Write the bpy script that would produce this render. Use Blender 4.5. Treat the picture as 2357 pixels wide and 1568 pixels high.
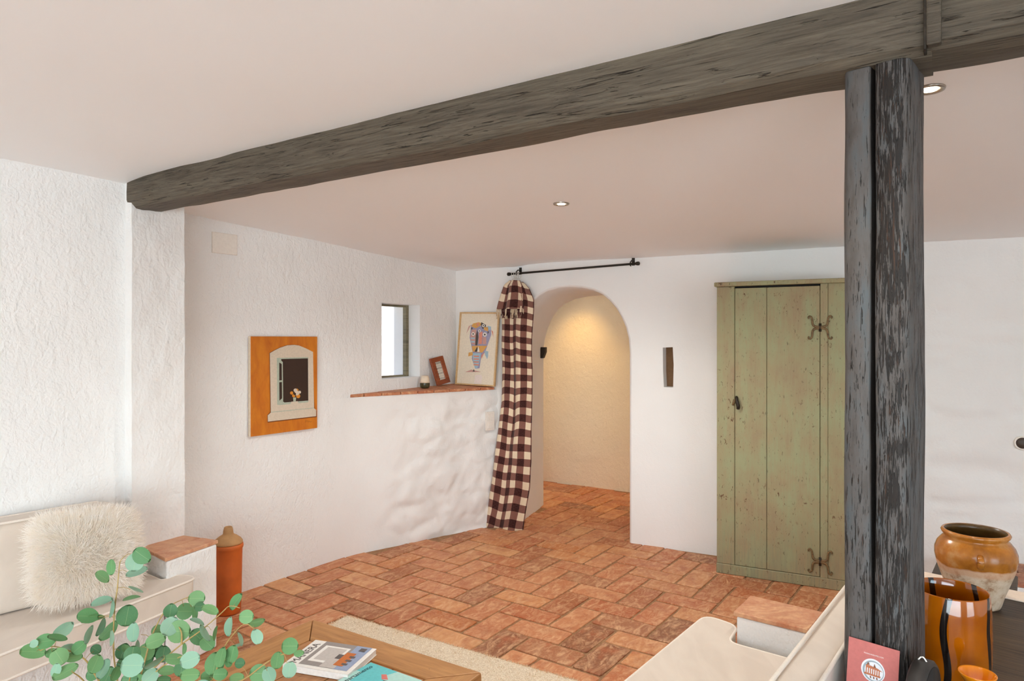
import bpy, bmesh, math, random
from mathutils import Vector, Matrix, noise
random.seed(7)
scene = bpy.context.scene
for o in list(bpy.data.objects): bpy.data.objects.remove(o)
COL = scene.collection
V = Vector
F, CX, HY, EYE = 1571.0, 1178.5, 780.0, 1.6      # focal length, principal column, horizon row (px), eye height (m)
def at(u, v, y):                                   # survey helper: image direction + distance -> metres
    return V(((u-CX)/F*y, y, EYE-(v-HY)/F*y))
def on(u, v, z):                                   # survey helper: where that direction meets height z
    y = (EYE-z)*F/(v-HY)
    return V(((u-CX)/F*y, y, z))
def lin(c): c /= 255.0; return c/12.92 if c <= .04045 else ((c+.055)/1.055)**2.4
def C(r, g, b, a=1): return (lin(r), lin(g), lin(b), a)

# ------------------------------------------------------------------ camera
cd = bpy.data.cameras.new('camera'); cam = bpy.data.objects.new('camera', cd); COL.objects.link(cam)
cam.location = (0, 0, EYE); cam.rotation_euler = (math.pi/2, 0, 0)
cd.sensor_width = 36; cd.lens = F/2357*36; cd.shift_y = -(784-HY)/2357; cd.clip_start = .02
scene.camera = cam
# ------------------------------------------------------------------ world, sun, daylight, exposure
w = bpy.data.worlds.new('world'); scene.world = w; w.use_nodes = True
nt = w.node_tree; bg = nt.nodes['Background']
sky = nt.nodes.new('ShaderNodeTexSky'); sky.sky_type = 'NISHITA'; sky.sun_disc = False
sky.sun_elevation = math.radians(58); sky.sun_rotation = math.radians(162)
nt.links.new(sky.outputs[0], bg.inputs[0]); bg.inputs[1].default_value = .22
def light(name, kind, loc, target, energy, color, **kw):
    l = bpy.data.lights.new(name, kind); l.energy = energy; l.color = color
    for k, v_ in kw.items(): setattr(l, k, v_)
    o = bpy.data.objects.new(name, l); COL.objects.link(o); o.location = loc
    o.rotation_euler = (V(target)-V(loc)).to_track_quat('-Z', 'Y').to_euler()
    return o
light('sun', 'SUN', (2, -6, 8.5), (0, 0, 0), 5.0, (1, .95, .88), angle=.01)
# daylight entering through the two glazed openings of the wall behind the camera and the one on the right
light('daylight_front', 'AREA', (-1.2, -2.85, 1.15), (-1.0, 3, 2.6), 116, (.81, .93, 1.0), shape='RECTANGLE', size=3.9, size_y=2.1)
light('daylight_front_right', 'AREA', (3.2, -2.85, 1.15), (2.2, 3, 2.3), 36, (.68, .88, 1.0), shape='RECTANGLE', size=1.9, size_y=2.1)
scene.view_settings.view_transform = 'Standard'; scene.view_settings.look = 'None'
scene.view_settings.exposure = 0.69; scene.view_settings.gamma = 1.0
scene.view_settings.use_curve_mapping = False
if hasattr(scene, 'cycles'):                       # white rooms and fleece need many diffuse bounces
    scene.cycles.use_light_tree = False; scene.cycles.max_bounces = 10; scene.cycles.diffuse_bounces = 7; scene.cycles.glossy_bounces = 3; scene.cycles.transmission_bounces = 6
    scene.cycles.caustics_reflective = False; scene.cycles.caustics_refractive = False; scene.cycles.adaptive_threshold = .1

# ------------------------------------------------------------------ mesh helpers
def link(name, me, m=None, parent=None):
    o = bpy.data.objects.new(name, me); COL.objects.link(o)
    if m is not None and me is not None: me.materials.clear(); me.materials.append(m)
    if parent is not None: o.parent = parent
    return o
def tag(o, label, cat=None, group=None, kind=None):
    if label: o['label'] = label
    if cat: o['category'] = cat
    if group: o['group'] = group
    if kind: o['kind'] = kind
    return o
def empty(name, loc=(0, 0, 0), label=None, cat=None, group=None, rz=0):
    o = bpy.data.objects.new(name, None); COL.objects.link(o); o.location = loc; o.rotation_euler = (0, 0, rz)
    o.empty_display_size = .05
    if label: tag(o, label, cat, group)
    return o
def mesh(name, vs, fs, smooth=False):
    me = bpy.data.meshes.new(name); me.from_pydata([tuple(v) for v in vs], [], fs); me.update()
    if smooth: me.polygons.foreach_set('use_smooth', [True]*len(me.polygons))
    return me
def from_bm(name, bm, smooth=False):
    bmesh.ops.recalc_face_normals(bm, faces=bm.faces)
    me = bpy.data.meshes.new(name); bm.to_mesh(me); bm.free()
    if smooth: me.polygons.foreach_set('use_smooth', [True]*len(me.polygons))
    return me
def prism(name, pts, z0, z1, m, parent=None, bevel=0, seg=2, smooth=False):
    bm = bmesh.new()
    a = [bm.verts.new((p[0], p[1], z0)) for p in pts]; b = [bm.verts.new((p[0], p[1], z1)) for p in pts]
    n = len(pts)
    bm.faces.new(a[::-1]); bm.faces.new(b)
    for i in range(n): bm.faces.new((a[i], a[(i+1) % n], b[(i+1) % n], b[i]))
    if bevel: bmesh.ops.bevel(bm, geom=bm.edges[:], offset=bevel, segments=seg, profile=.5, affect='EDGES', clamp_overlap=True)
    return link(name, from_bm(name, bm, smooth), m, parent)
def box(name, lo, hi, m, parent=None, bevel=0, seg=2, smooth=False):
    return prism(name, [(lo[0], lo[1]), (hi[0], lo[1]), (hi[0], hi[1]), (lo[0], hi[1])], lo[2], hi[2], m, parent, bevel, seg, smooth)
def lathe(name, prof, m, parent=None, n=48, smooth=True, scale=(1, 1), caps=(1, 1)):
    vs, fs = [], []
    for r, z in prof:
        for i in range(n):
            a = 2*math.pi*i/n; vs.append((r*math.cos(a)*scale[0], r*math.sin(a)*scale[1], z))
    for j in range(len(prof)-1):
        for i in range(n):
            k = (i+1) % n; fs.append((j*n+i, j*n+k, (j+1)*n+k, (j+1)*n+i))
    if caps[0]: fs.append(tuple(range(n))[::-1])
    if caps[1]: fs.append(tuple((len(prof)-1)*n+i for i in range(n)))
    return link(name, mesh(name, vs, fs, smooth), m, parent)
def tube_data(path, r, n=8):
    path = [V(p) for p in path]; vs, fs = [], []
    up = V((0, 0, 1))
    for i, p in enumerate(path):
        d = (path[min(i+1, len(path)-1)]-path[max(i-1, 0)]).normalized()
        a = d.cross(up)
        if a.length < 1e-3: a = d.cross(V((1, 0, 0)))
        a.normalize(); b = d.cross(a).normalized()
        rr = r[i] if isinstance(r, (list, tuple)) else r
        for k in range(n):
            t = 2*math.pi*k/n; vs.append(p+a*math.cos(t)*rr+b*math.sin(t)*rr)
    for i in range(len(path)-1):
        for k in range(n):
            k2 = (k+1) % n; fs.append((i*n+k, i*n+k2, (i+1)*n+k2, (i+1)*n+k))
    fs.append(tuple(range(n))[::-1]); fs.append(tuple((len(path)-1)*n+k for k in range(n)))
    return vs, fs
def tube(name, path, r, m, parent=None, n=8):
    vs, fs = tube_data(path, r, n); return link(name, mesh(name, vs, fs, True), m, parent)
def smooth_path(pts, k=6):
    pts = [V(p) for p in pts]; out = []
    for i in range(len(pts)-1):
        p0, p1, p2, p3 = pts[max(i-1, 0)], pts[i], pts[i+1], pts[min(i+2, len(pts)-1)]
        for j in range(k):
            t = j/k
            out.append(.5*((2*p1)+(p2-p0)*t+(2*p0-5*p1+4*p2-p3)*t*t+(3*p1-p0-3*p2+p3)*t**3))
    out.append(pts[-1]); return out
def fbm(p, o=4):
    s, a = 0, 1
    for i in range(o): s += a*noise.noise(p); p = p*2.03; a *= .5
    return s
def strands(name, bases, length, width, m, parent, bend=.5, jitter=.35, seg=2, dirs=None):
    vs, fs = [], []
    for b, nrm in bases:
        L = length*random.uniform(.65, 1.2)
        d = (nrm+V((random.gauss(0, 1), random.gauss(0, 1), random.gauss(0, 1)))*jitter).normalized()
        side = d.cross(V((random.gauss(0, 1), random.gauss(0, 1), random.gauss(0, 1)))).normalized()*width
        g = V((random.gauss(0, .5), random.gauss(0, .5), random.gauss(0, .3)-.5))*bend
        i0 = len(vs); p = V(b)
        for s in range(seg):
            f = 1-.55*s/seg
            vs += [p-side*f, p+side*f]; p = p+d*(L/seg); d = (d+g/seg).normalized()
        vs.append(p)
        for s in range(seg-1): fs.append((i0+2*s, i0+2*s+1, i0+2*s+3, i0+2*s+2))
        e = i0+2*(seg-1); fs.append((e, e+1, e+2))
    o = link(name, mesh(name, vs, fs, True), m, parent); o['kind'] = 'stuff'; return o
def text_part(name, body, size, m, parent, mat4, extrude=.0004):
    cu = bpy.data.curves.new(name, 'FONT'); cu.body = body; cu.size = size; cu.extrude = extrude; cu.resolution_u = 3
    t = bpy.data.objects.new(name+'_tmp', cu); COL.objects.link(t)
    bpy.context.view_layer.update()
    me = bpy.data.meshes.new_from_object(t.evaluated_get(bpy.context.evaluated_depsgraph_get()))
    bpy.data.objects.remove(t); bpy.data.curves.remove(cu)
    o = link(name, me, m, parent); o.matrix_local = mat4; return o
def frame(o, x, y, z):                              # 4x4 with the given axes and origin
    x, y, z = V(x).normalized(), V(y).normalized(), V(z).normalized()
    return Matrix(((x.x, y.x, z.x, o[0]), (x.y, y.y, z.y, o[1]), (x.z, y.z, z.z, o[2]), (0, 0, 0, 1)))

# ------------------------------------------------------------------ material helpers
class NT:
    def __init__(s, name):
        s.m = bpy.data.materials.new(name); s.m.use_nodes = True
        s.t = s.m.node_tree; s.b = s.t.nodes['Principled BSDF']; s._tc = None
    def n(s, typ, ins=None, **attrs):
        nd = s.t.nodes.new(typ)
        for k, v_ in attrs.items(): setattr(nd, k, v_)
        for k, v_ in (ins or {}).items(): s.put(nd.inputs[k], v_)
        return nd
    def put(s, sock, v_):
        if isinstance(v_, bpy.types.NodeSocket): s.t.links.new(v_, sock)
        else: sock.default_value = v_
    def co(s, kind='Object'):
        if s._tc is None: s._tc = s.t.nodes.new('ShaderNodeTexCoord')
        return s._tc.outputs[kind]
    def map(s, scale=(1, 1, 1), rot=(0, 0, 0), vec=None, loc=(0, 0, 0)):
        return s.n('ShaderNodeMapping', {'Vector': vec or s.co(), 'Scale': scale, 'Rotation': rot, 'Location': loc}).outputs[0]
    def noise(s, vec, scale, detail=4, rough=.55, dist=0):
        return s.n('ShaderNodeTexNoise', {'Vector': vec, 'Scale': scale, 'Detail': detail, 'Roughness': rough, 'Distortion': dist}).outputs['Fac']
    def vor(s, vec, scale, feature='F1', out='Distance'):
        return s.n('ShaderNodeTexVoronoi', {'Vector': vec, 'Scale': scale}, feature=feature).outputs[out]
    def ramp(s, fac, stops, interp='LINEAR'):
        r = s.n('ShaderNodeValToRGB', {'Fac': fac}); cr = r.color_ramp; cr.interpolation = interp
        v4 = lambda c: c if hasattr(c, '__len__') else (c, c, c, 1)
        cr.elements[0].position, cr.elements[0].color = stops[0][0], v4(stops[0][1])
        cr.elements[1].position, cr.elements[1].color = stops[-1][0], v4(stops[-1][1])
        for p, c in stops[1:-1]: cr.elements.new(p).color = v4(c)
        return r.outputs[0]
    def mix(s, fac, a, b, blend='MIX'):
        nd = s.n('ShaderNodeMix', data_type='RGBA', blend_type=blend)
        s.put(nd.inputs[0], fac); s.put(nd.inputs[6], a); s.put(nd.inputs[7], b); return nd.outputs[2]
    def math(s, op, a, b=0.0, c=None):
        nd = s.n('ShaderNodeMath', operation=op); s.put(nd.inputs[0], a); s.put(nd.inputs[1], b)
        if c is not None: s.put(nd.inputs[2], c)
        return nd.outputs[0]
    def bump(s, h, strength=.5, dist=.01, normal=None):
        nd = s.n('ShaderNodeBump', {'Height': h, 'Strength': strength, 'Distance': dist})
        if normal is not None: s.put(nd.inputs['Normal'], normal)
        return nd.outputs[0]
    def out(s, color, rough=.8, normal=None, **kw):
        s.put(s.b.inputs['Base Color'], color); s.put(s.b.inputs['Roughness'], rough)
        if normal is not None: s.put(s.b.inputs['Normal'], normal)
        for k, v_ in kw.items(): s.put(s.b.inputs[k.replace('_', ' ')], v_)
        return s.m
def fuzzy(name, c, c2, up=False):
    t = NT(name); col = t.ramp(t.noise(t.co(), 30, 3), [(.35, c2), (.65, c)]); nn = t.n('ShaderNodeCombineXYZ', {0: 0.0, 1: -.25, 2: 1.0}).outputs[0] if up else None; m = t.out(col, .9, nn, Specular_IOR_Level=.1)
    tr = t.n('ShaderNodeBsdfTranslucent', {'Color': col}); mx = t.n('ShaderNodeMixShader', {0: .45, 1: t.b.outputs[0], 2: tr.outputs[0]})
    t.t.links.new(mx.outputs[0], t.t.nodes['Material Output'].inputs[0]); return m
def flat(name, c, rough=.7, grain=0.05, scale=60, bump=.15, **kw):
    t = NT(name); nz = t.noise(t.co(), scale, 3)
    dark = tuple(x*(1-grain*2) for x in c[:3])+(1,); lite = tuple(min(1, x*(1+grain)) for x in c[:3])+(1,)
    return t.out(t.ramp(nz, [(.3, dark), (.7, lite)]), rough, t.bump(nz, bump, .002), **kw)
def plaster(name, c, rough_bump, lump, fine=90):
    t = NT(name); co = t.co()
    f1 = t.noise(co, fine, 1, .6); f2 = t.noise(t.map((1, 1, .6)), fine*.35, 2, .6, .4); f3 = t.noise(co, 5, 2, .5)
    h = t.math('ADD', t.math('MULTIPLY', f1, .35), t.math('ADD', f2, t.math('MULTIPLY', f3, lump)))
    tint = t.ramp(t.noise(co, 1.7, 2), [(.3, tuple(x*.95 for x in c[:3])+(1,)), (.7, c)])
    return t.out(tint, .9, t.bump(h, rough_bump, .012), Specular_IOR_Level=.2)
WALL = C(241, 241, 240)
m_wall = plaster('white_stucco', WALL, .65, 1.2)
m_wallrough = plaster('rough_white_stucco', WALL, .65, 1.5, 60)
m_wallfine = plaster('smooth_white_stucco', WALL, .16, .8)
m_relief = plaster('white_limewash_over_stone', WALL, .30, 1.5, 70)
t = NT('painted_ceiling'); cn = t.noise(t.co(), 30, 3)
cn = t.noise(t.co(), 30, 1); m_ceil = t.out(C(245, 245, 246), .92, t.bump(cn, .05, .006), Specular_IOR_Level=.15)
# terracotta: a tint per tile (object random or the tint attribute), streaks and blotches
def terracotta(name, stops, rough=.62, use_random=True, lightness=1.0):
    t = NT(name); co = t.co()
    oi = t.n('ShaderNodeObjectInfo'); at_ = t.n('ShaderNodeAttribute', attribute_name='tint')
    rnd = t.math('FRACT', t.math('ADD', oi.outputs['Random'], at_.outputs['Fac']))
    cb = t.n('ShaderNodeCombineXYZ', {0: t.math('MULTIPLY', rnd, 37), 1: t.math('MULTIPLY', rnd, 91), 2: 0.0})
    vec = t.n('ShaderNodeVectorMath', {0: co, 1: cb.outputs[0]}, operation='ADD').outputs[0]
    base = t.ramp(rnd, stops)
    streak = t.noise(t.map((3, 6.5, 5), vec=vec), 2.8, 6, .72, 1.6); blot = t.noise(vec, 9, 4, .6, .3)
    c1 = t.mix(t.ramp(streak, [(.44, 0.0), (.66, .75)]), base, C(228, 182, 140))
    c2 = t.mix(t.ramp(blot, [(.5, 0.0), (.7, .7)]), c1, C(170, 88, 50))
    c3 = t.mix(t.ramp(t.noise(vec, 4, 3), [(.55, 0.0), (.8, .35)]), c2, C(150, 100, 66))
    dust = t.ramp(t.noise(vec, 70, 3, .7), [(.5, 0.0), (.75, .3)])
    c4 = t.mix(dust, c3, C(214, 184, 154))
    h = t.math('ADD', t.math('MULTIPLY', streak, .8), t.math('MULTIPLY', t.noise(vec, 60, 4), .4))
    return t.out(c4, t.ramp(blot, [(.3, rough), (.8, rough-.16)]), t.bump(h, .35, .006), Specular_IOR_Level=.35)
TC = [(0, C(190, 118, 79)), (.12, C(207, 142, 99)), (.25, C(185, 106, 66)), (.36, C(214, 156, 107)), (.46, C(173, 90, 51)),
      (.56, C(199, 128, 87)), (.68, C(162, 92, 56)), (.76, C(209, 144, 95)), (.84, C(191, 112, 58)), (.92, C(138, 86, 58)), (1, C(197, 130, 90))]
m_tile = terracotta('terracotta_tile', TC)
m_ledge_tile = terracotta('ledge_terracotta', [(0, C(179, 107, 74)), (1, C(191, 122, 87))])
m_arm_tile = terracotta('pale_terracotta', [(0, C(198, 140, 108)), (1, C(206, 151, 119))])
t = NT('mortar'); m_mortar = t.out(t.ramp(t.noise(t.co(), 40, 4), [(.3, C(139, 101, 71)), (.7, C(175, 135, 97))]), .95, t.bump(t.noise(t.co(), 120, 3), .5, .004))
def wood(name, c_lo, c_hi, stretch, scale=6, rough=.55, bump=.3, crack=None, crack_amt=0, dist=.004, crack_scale=9, crack_map=None, **kw):
    t = NT(name); mp = t.map(stretch)
    g = t.noise(mp, scale, 6, .65, .5); big = t.noise(t.map(tuple((x+1.5)/2.5 for x in stretch)), scale*.25, 3)
    fac = t.math('ADD', t.math('MULTIPLY', g, .7), t.math('MULTIPLY', big, .3))
    col = t.ramp(fac, [(.34, c_lo), (.62, c_hi)]); h = g
    if crack is not None:
        ck = t.noise(t.map(crack_map or stretch), crack_scale, 5, .72, .9)
        msk = t.ramp(ck, [(crack_amt, 1.0), (crack_amt+.06, 0.0)])
        col = t.mix(msk, col, crack); h = t.math('SUBTRACT', t.math('MULTIPLY', g, .5), t.math('MULTIPLY', msk, 1.1))
    return t.out(col, rough, t.bump(h, bump, dist), **kw)

# ------------------------------------------------------------------ plan of the house (metres)
NB = V((.449, .894)); BD = 5.195                 # back wall: NB.p = BD ; EB runs along it towards the arch/corner
EB = V((-.894, .449)); ARCH_R = V((.918, 5.35))
CORNER = V((-.496, 6.06)); DL = V((-.568, -.823)); NL = V((.823, -.568))   # painting wall: along (towards camera), inward normal
def LW(s, z, off=0): p = CORNER+DL*s+NL*off; return V((p.x, p.y, z))
def BW(s, z, off=0): p = ARCH_R+EB*s-NB*off; return V((p.x, p.y, z))       # off>0: into the room
ALC0 = V((-1.94, 3.43)); DA = V((-.648, -.762)); NA = V((.762, -.648))     # alcove wall behind the left sofa
PF0, PF1 = V((-1.894, 3.40)), V((-1.746, 3.64))                            # face of the pier carrying the beam
def ceil_z(x, y):
    z = EYE+.9165-.054*(.449*x+.894*y)
    da = (V((x, y))-ALC0).dot(NA); dl = (V((x, y))-CORNER).dot(NL); db = BD-NB.dot(V((x, y)))
    z -= .022*math.exp(-max(da, 0)/.10)+.012*math.exp(-max(dl, 0)/.08)+.006*math.exp(-max(db, 0)/.06)
    return z

# ------------------------------------------------------------------ structure
def grid_wall(name, P, s0, s1, z0, z1, ds, m, hole=None, amp=.004, disp=None):
    def cuts(a, b, d, extra):
        n = max(1, round((b-a)/d)); L = [a+(b-a)*i/n for i in range(n+1)]
        L = [x for x in L if all(abs(x-e) > d*.3 for e in extra)]+list(extra)
        return sorted(L)
    hs = [hole[0], hole[1]] if hole else []; hz = [hole[2], hole[3]] if hole else []
    S, Z = cuts(s0, s1, ds, hs), cuts(z0, z1, ds, hz)
    vs, fs = [], []
    for s in S:
        for z in Z:
            onh = hole and (hole[0]-1e-6 <= s <= hole[1]+1e-6) and (hole[2]-1e-6 <= z <= hole[3]+1e-6)
            d = 0 if onh else (disp(s, z) if disp else amp*fbm(V((s*3, z*3, len(name))), 3))
            vs.append(P(s, z, d))
    nz = len(Z)
    for i in range(len(S)-1):
        for j in range(nz-1):
            if hole and hole[0]-1e-6 <= S[i] and S[i+1] <= hole[1]+1e-6 and hole[2]-1e-6 <= Z[j] and Z[j+1] <= hole[3]+1e-6: continue
            fs.append((i*nz+j, (i+1)*nz+j, (i+1)*nz+j+1, i*nz+j+1))
    o = link(name, mesh(name, vs, fs, True), m); o['kind'] = 'structure'; return o
# painting wall with the small window
WS0, WS1, WZ0, WZ1 = .474, .911, 1.285, 1.88
wall_left = grid_wall('wall_left', LW, -.02, 3.3, -.06, 2.62, .05, m_wall, (WS0, WS1, WZ0, WZ1), .006)
tag(wall_left, 'white stucco wall carrying the orange painting and the small window')
def quad_strip(name, ring_a, ring_b, m, parent=None, closed=True, smooth=False):
    n = len(ring_a); vs = list(ring_a)+list(ring_b); fs = []
    for i in range(n if closed else n-1): k = (i+1) % n; fs.append((i, k, n+k, n+i))
    return link(name, mesh(name, vs, fs, smooth), m, parent)
rect = [(WS0, WZ0), (WS1, WZ0), (WS1, WZ1), (WS0, WZ1)]
quad_strip('reveal', [LW(s, z, 0) for s, z in rect], [LW(s, z, -.30) for s, z in rect], m_wallfine, wall_left)
# alcove wall, pier and the return behind it
def AW(s, z, off=0): p = ALC0+DA*s+NA*off; return V((p.x, p.y, z))
wall_alcove = grid_wall('wall_alcove', AW, -.25, 4.4, -.06, 2.62, .06, m_wall, None, .005)
tag(wall_alcove, 'bright white stucco wall behind the cream bench seat')
pier_pts = [PF0, PF1, V((-2.12, 3.90)), V((-2.3, 3.6)), V((-1.965, 3.44))]
def pier():
    vs, fs = [], []; Z = [-.06+i*.06 for i in range(45)]
    outline = []
    for i in range(len(pier_pts)):
        a, b = pier_pts[i], pier_pts[(i+1) % len(pier_pts)]; k = max(2, round((b-a).length/.04))
        for j in range(k): outline.append(a+(b-a)*(j/k))
    n = len(outline)
    for z in Z:
        for p in outline:
            q = V((p.x, p.y, z)); d = .008*fbm(q*6, 3); vs.append(q+V((NA.x, NA.y, 0))*d)
    for j in range(len(Z)-1):
        for i in range(n): k = (i+1) % n; fs.append((j*n+i, j*n+k, (j+1)*n+k, (j+1)*n+i))
    o = link('wall_pier', mesh('wall_pier', vs, fs, False), m_wallrough); o['kind'] = 'structure'
    tag(o, 'rough white stucco pier under the beam end'); return o
pier()
# back wall with the arch and the little slot niche
TH = .82
def arch_outline(e=0):
    pts = [(-e, -.06), (-e, .6), (-e, 1.2), (-e, 1.50)]
    key = [(0.0, 1.50), (.008, 1.60), (.03, 1.69), (.065, 1.77), (.11, 1.845), (.165, 1.905), (.225, 1.955), (.30, 1.99), (.40, 2.013),
           (.50, 2.022), (.60, 2.016), (.70, 1.995), (.78, 1.955), (.85, 1.895), (.91, 1.815), (.955, 1.72), (.985, 1.62), (1.0, 1.50)]
    c = V((.5, 1.5))
    for s, z in key[1:-1]:
        d = (V((s, z))-c).normalized()*e; pts.append((s+d.x, z+d.y))
    pts += [(1+e, 1.50), (1+e, 1.2), (1+e, .6), (1+e, -.06)]
    return pts
NI = (-.345, -.268, 1.228, 1.532)                # niche: s0, s1, z0, z1
def wall_back_mesh():
    bm = bmesh.new(); S0, S1, Z0, Z1 = -1.75, 1.62, -.06, 2.45
    ol = arch_outline(.02)
    outer = [(S0, Z0)]+ol+[(S1, Z0), (S1, 1.2), (S1, Z1), (.3, Z1), (S0, Z1), (S0, 1.2)]
    vs = [bm.verts.new(BW(s, z)) for s, z in outer]; n = len(vs)
    ed = [bm.edges.new((vs[i], vs[(i+1) % n])) for i in range(n)]
    nr = [(NI[0], NI[2]), (NI[1]-.006, NI[2]+.002), (NI[1], (NI[2]+NI[3])/2-.03), (NI[1]+.002, NI[3]), (NI[0]+.003, NI[3]+.004), (NI[0]-.004, 1.40)]
    hv = [bm.verts.new(BW(s, z)) for s, z in nr]
    ed += [bm.edges.new((hv[i], hv[(i+1) % len(hv)])) for i in range(len(hv))]
    bmesh.ops.triangle_fill(bm, edges=ed, use_beauty=True)
    o = link('wall_back', from_bm('wall_back', bm), m_wallfine); o['kind'] = 'structure'
    tag(o, 'white plaster wall with the arched passage'); 
    quad_strip('niche_sides', [BW(s, z) for s, z in nr], [BW(s, z, -.10) for s, z in nr], m_wallfine, o)
    nb = [BW(s, z, -.10) for s, z in nr]
    link('niche_back', mesh('niche_back', nb, [tuple(range(len(nb)))]), flat('niche_brick', C(120, 90, 62), .9), o)
    # softened arris, jamb and soffit
    rings = []
    for off, e, sp in ((0, .02, 0), (-.006, .009, 0), (-.02, 0, 0), (-TH*.5, -.0, .5), (-TH, 0, 1)):
        ring = []
        for s, z in arch_outline(e):
            splay = (.10*sp if s > .5 else 0)
            ring.append(BW(s+splay*min(1, abs(s-.5)/.3), z-.02*sp*(z > 1.5), off))
        rings.append(ring)
    for i in range(len(rings)-1): pass
    vs = [p for r in rings for p in r]; n = len(rings[0]); fs = []
    for r in range(len(rings)-1):
        for i in range(n-1): fs.append((r*n+i, r*n+i+1, (r+1)*n+i+1, (r+1)*n+i))
    link('arch_lining', mesh('arch_lining', vs, fs, True), m_wallfine, o)
    return o
wall_back = wall_back_mesh()
# right stretch of the same wall: limewash over rubble, with relief and hairline ridges
def relief_r(s, z):
    a = .014*fbm(V((s*2.2, z*4.5, 3.1)), 4)
    rid = abs(noise.noise(V((s*1.6+.6*noise.noise(V((s*3, z*3, 9))), z*7.5, 5.5))))
    return a-.018*max(0, 1-rid*7)*(1 if z < 2.0 else max(0, (2.2-z)/.2))
wall_right = grid_wall('wall_right', BW, -4.6, -1.75, -.06, 2.45, .03, m_relief, None, 0, relief_r)
tag(wall_right, 'limewashed rubble wall to the right of the dark post')
# lower wall in front of the painting wall that carries the ledge
A0, B0 = V((-1.216, 5.045)), V((-.107, 5.89)); LE = (B0-A0).normalized(); LNRM = V((LE.y, -LE.x)); LLEN = (B0-A0).length
LZ = 1.165
def ledge_relief(s, z):
    k = min(1, max(0, (s-.03)/.45))**1.5*min(1, max(0, (LZ-z)/.12+.15))
    cells = noise.voronoi(V((s*3.4+.25*noise.noise(V((s*5, z*5, 1))), z*5.6, 2.0)))[0]
    st = min(1, (cells[1]-cells[0])*1.9)
    side = .55+.45*min(1, max(0, s/.8))
    dw = -.016+.31*s; dsm = .5*(dw+math.sqrt(dw*dw+.0012))-dw
    return dsm+k*side*(.020*(st-.5)+.020*fbm(V((s*4.5, z*5.5, 7)), 4)) + (0 if k > .99 else 0)
def LG(s, z, off=0): p = A0+LE*s+LNRM*off; return V((p.x, p.y, z))
wall_ledge = grid_wall('wall_ledge', LG, -.30, LLEN+.02, -.06, LZ, .016, m_relief, None, 0, ledge_relief)
tag(wall_ledge, 'lumpy whitewashed low wall below the brick ledge')
link('ledge_core', mesh('ledge_core', [(A0.x, A0.y, LZ), (B0.x, B0.y, LZ), (CORNER.x-.1, CORNER.y+.05, LZ+.018)], [(0, 1, 2)]), m_mortar, wall_ledge)
def clip(poly, a, b):                               # keep the side left of a->b
    out = []
    for i in range(len(poly)):
        p, q = poly[i], poly[(i+1) % len(poly)]
        dp = (b-a).x*(p-a).y-(b-a).y*(p-a).x; dq = (b-a).x*(q-a).y-(b-a).y*(q-a).x
        if dp >= 0: out.append(p)
        if dp*dq < 0: out.append(p+(q-p)*(dp/(dp-dq)))
    return out
LB = V((LE.y*-1, LE.x))                             # from ledge front to back
x = -.02; k = 0
while x < LLEN:
    wd = random.uniform(.145, .162)
    for d0, d1 in ((-.012, .27), (.276, .55)):
        sh = 0 if d0 < 0 else .07
        pl = [A0+LE*(x+sh)+LB*d0, A0+LE*(x+sh+wd-.007)+LB*d0, A0+LE*(x+sh+wd-.007)+LB*d1, A0+LE*(x+sh)+LB*d1]
        pl = clip(pl, B0+LNRM*.2, CORNER+V((.02, .0))); pl = clip(pl, CORNER, A0-NL*.005)
        if len(pl) < 3 or sum(pl[i].x*pl[(i+1) % len(pl)].y-pl[(i+1) % len(pl)].x*pl[i].y for i in range(len(pl)))/2 < .0008: continue
        ob = prism('tile', pl, LZ, LZ+.022, m_ledge_tile, wall_ledge, .002, 1)
        for v_ in ob.data.vertices:
            dd = (V((v_.co.x, v_.co.y))-A0).dot(LB); v_.co.z += .05*max(0, dd)+random.uniform(-.0008, .0008)
    x += wd; k += 1
# corridor behind the arch
COR0, COR1 = V((.35, 7.687)), V((1.225, 7.14)); DC = (COR1-COR0).normalized()
def CW(s, z, off=0): p = COR0+DC*s+V((-DC.y, DC.x))*(-off); return V((p.x, p.y, z))
wall_corridor = grid_wall('wall_corridor', CW, -.2, 3.0, -.06, 2.4, .05, plaster('cream_stucco', C(246, 230, 198), .6, 1.2), None, .006)
tag(wall_corridor, 'stucco wall of the passage beyond the arch')
for nm, p in (('wall_corridor_end', (CW(-.15, 0, 1.02), CW(-.15, 0, 0))), ('wall_corridor_side', (CW(2.9, 0, 0), CW(2.9, 0, 1.0)))):
    a, b = p
    o = link(nm, mesh(nm, [(a.x, a.y, -.06), (b.x, b.y, -.06), (b.x, b.y, 2.4), (a.x, a.y, 2.4)], [(0, 1, 2, 3)]), m_wall); o['kind'] = 'structure'
def inner_back():
    bm = bmesh.new(); ol = [(s+(.10 if s > .5 else 0)*min(1, abs(s-.5)/.3), z-.02*(z > 1.5)) for s, z in arch_outline(0)]
    outer = [(-3.5, -.06)]+ol+[(1.42, -.06), (1.42, 2.4), (-3.5, 2.4)]
    vs = [bm.verts.new(BW(s, z, -TH)) for s, z in outer]; n = len(vs)
    bmesh.ops.triangle_fill(bm, edges=[bm.edges.new((vs[i], vs[(i+1) % n])) for i in range(n)])
    o = link('wall_corridor_near', from_bm('wall_corridor_near', bm), m_wall); o['kind'] = 'structure'
inner_back()
a, b, c_, d_ = CW(-.2, 2.33, 1.05), CW(3.0, 2.33, 1.0), CW(3.0, 2.33, -.1), CW(-.2, 2.33, -.1)
o = link('ceiling_corridor', mesh('ceiling_corridor', [a, b, c_, d_], [(0, 1, 2, 3)]), m_ceil); o['kind'] = 'structure'
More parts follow.
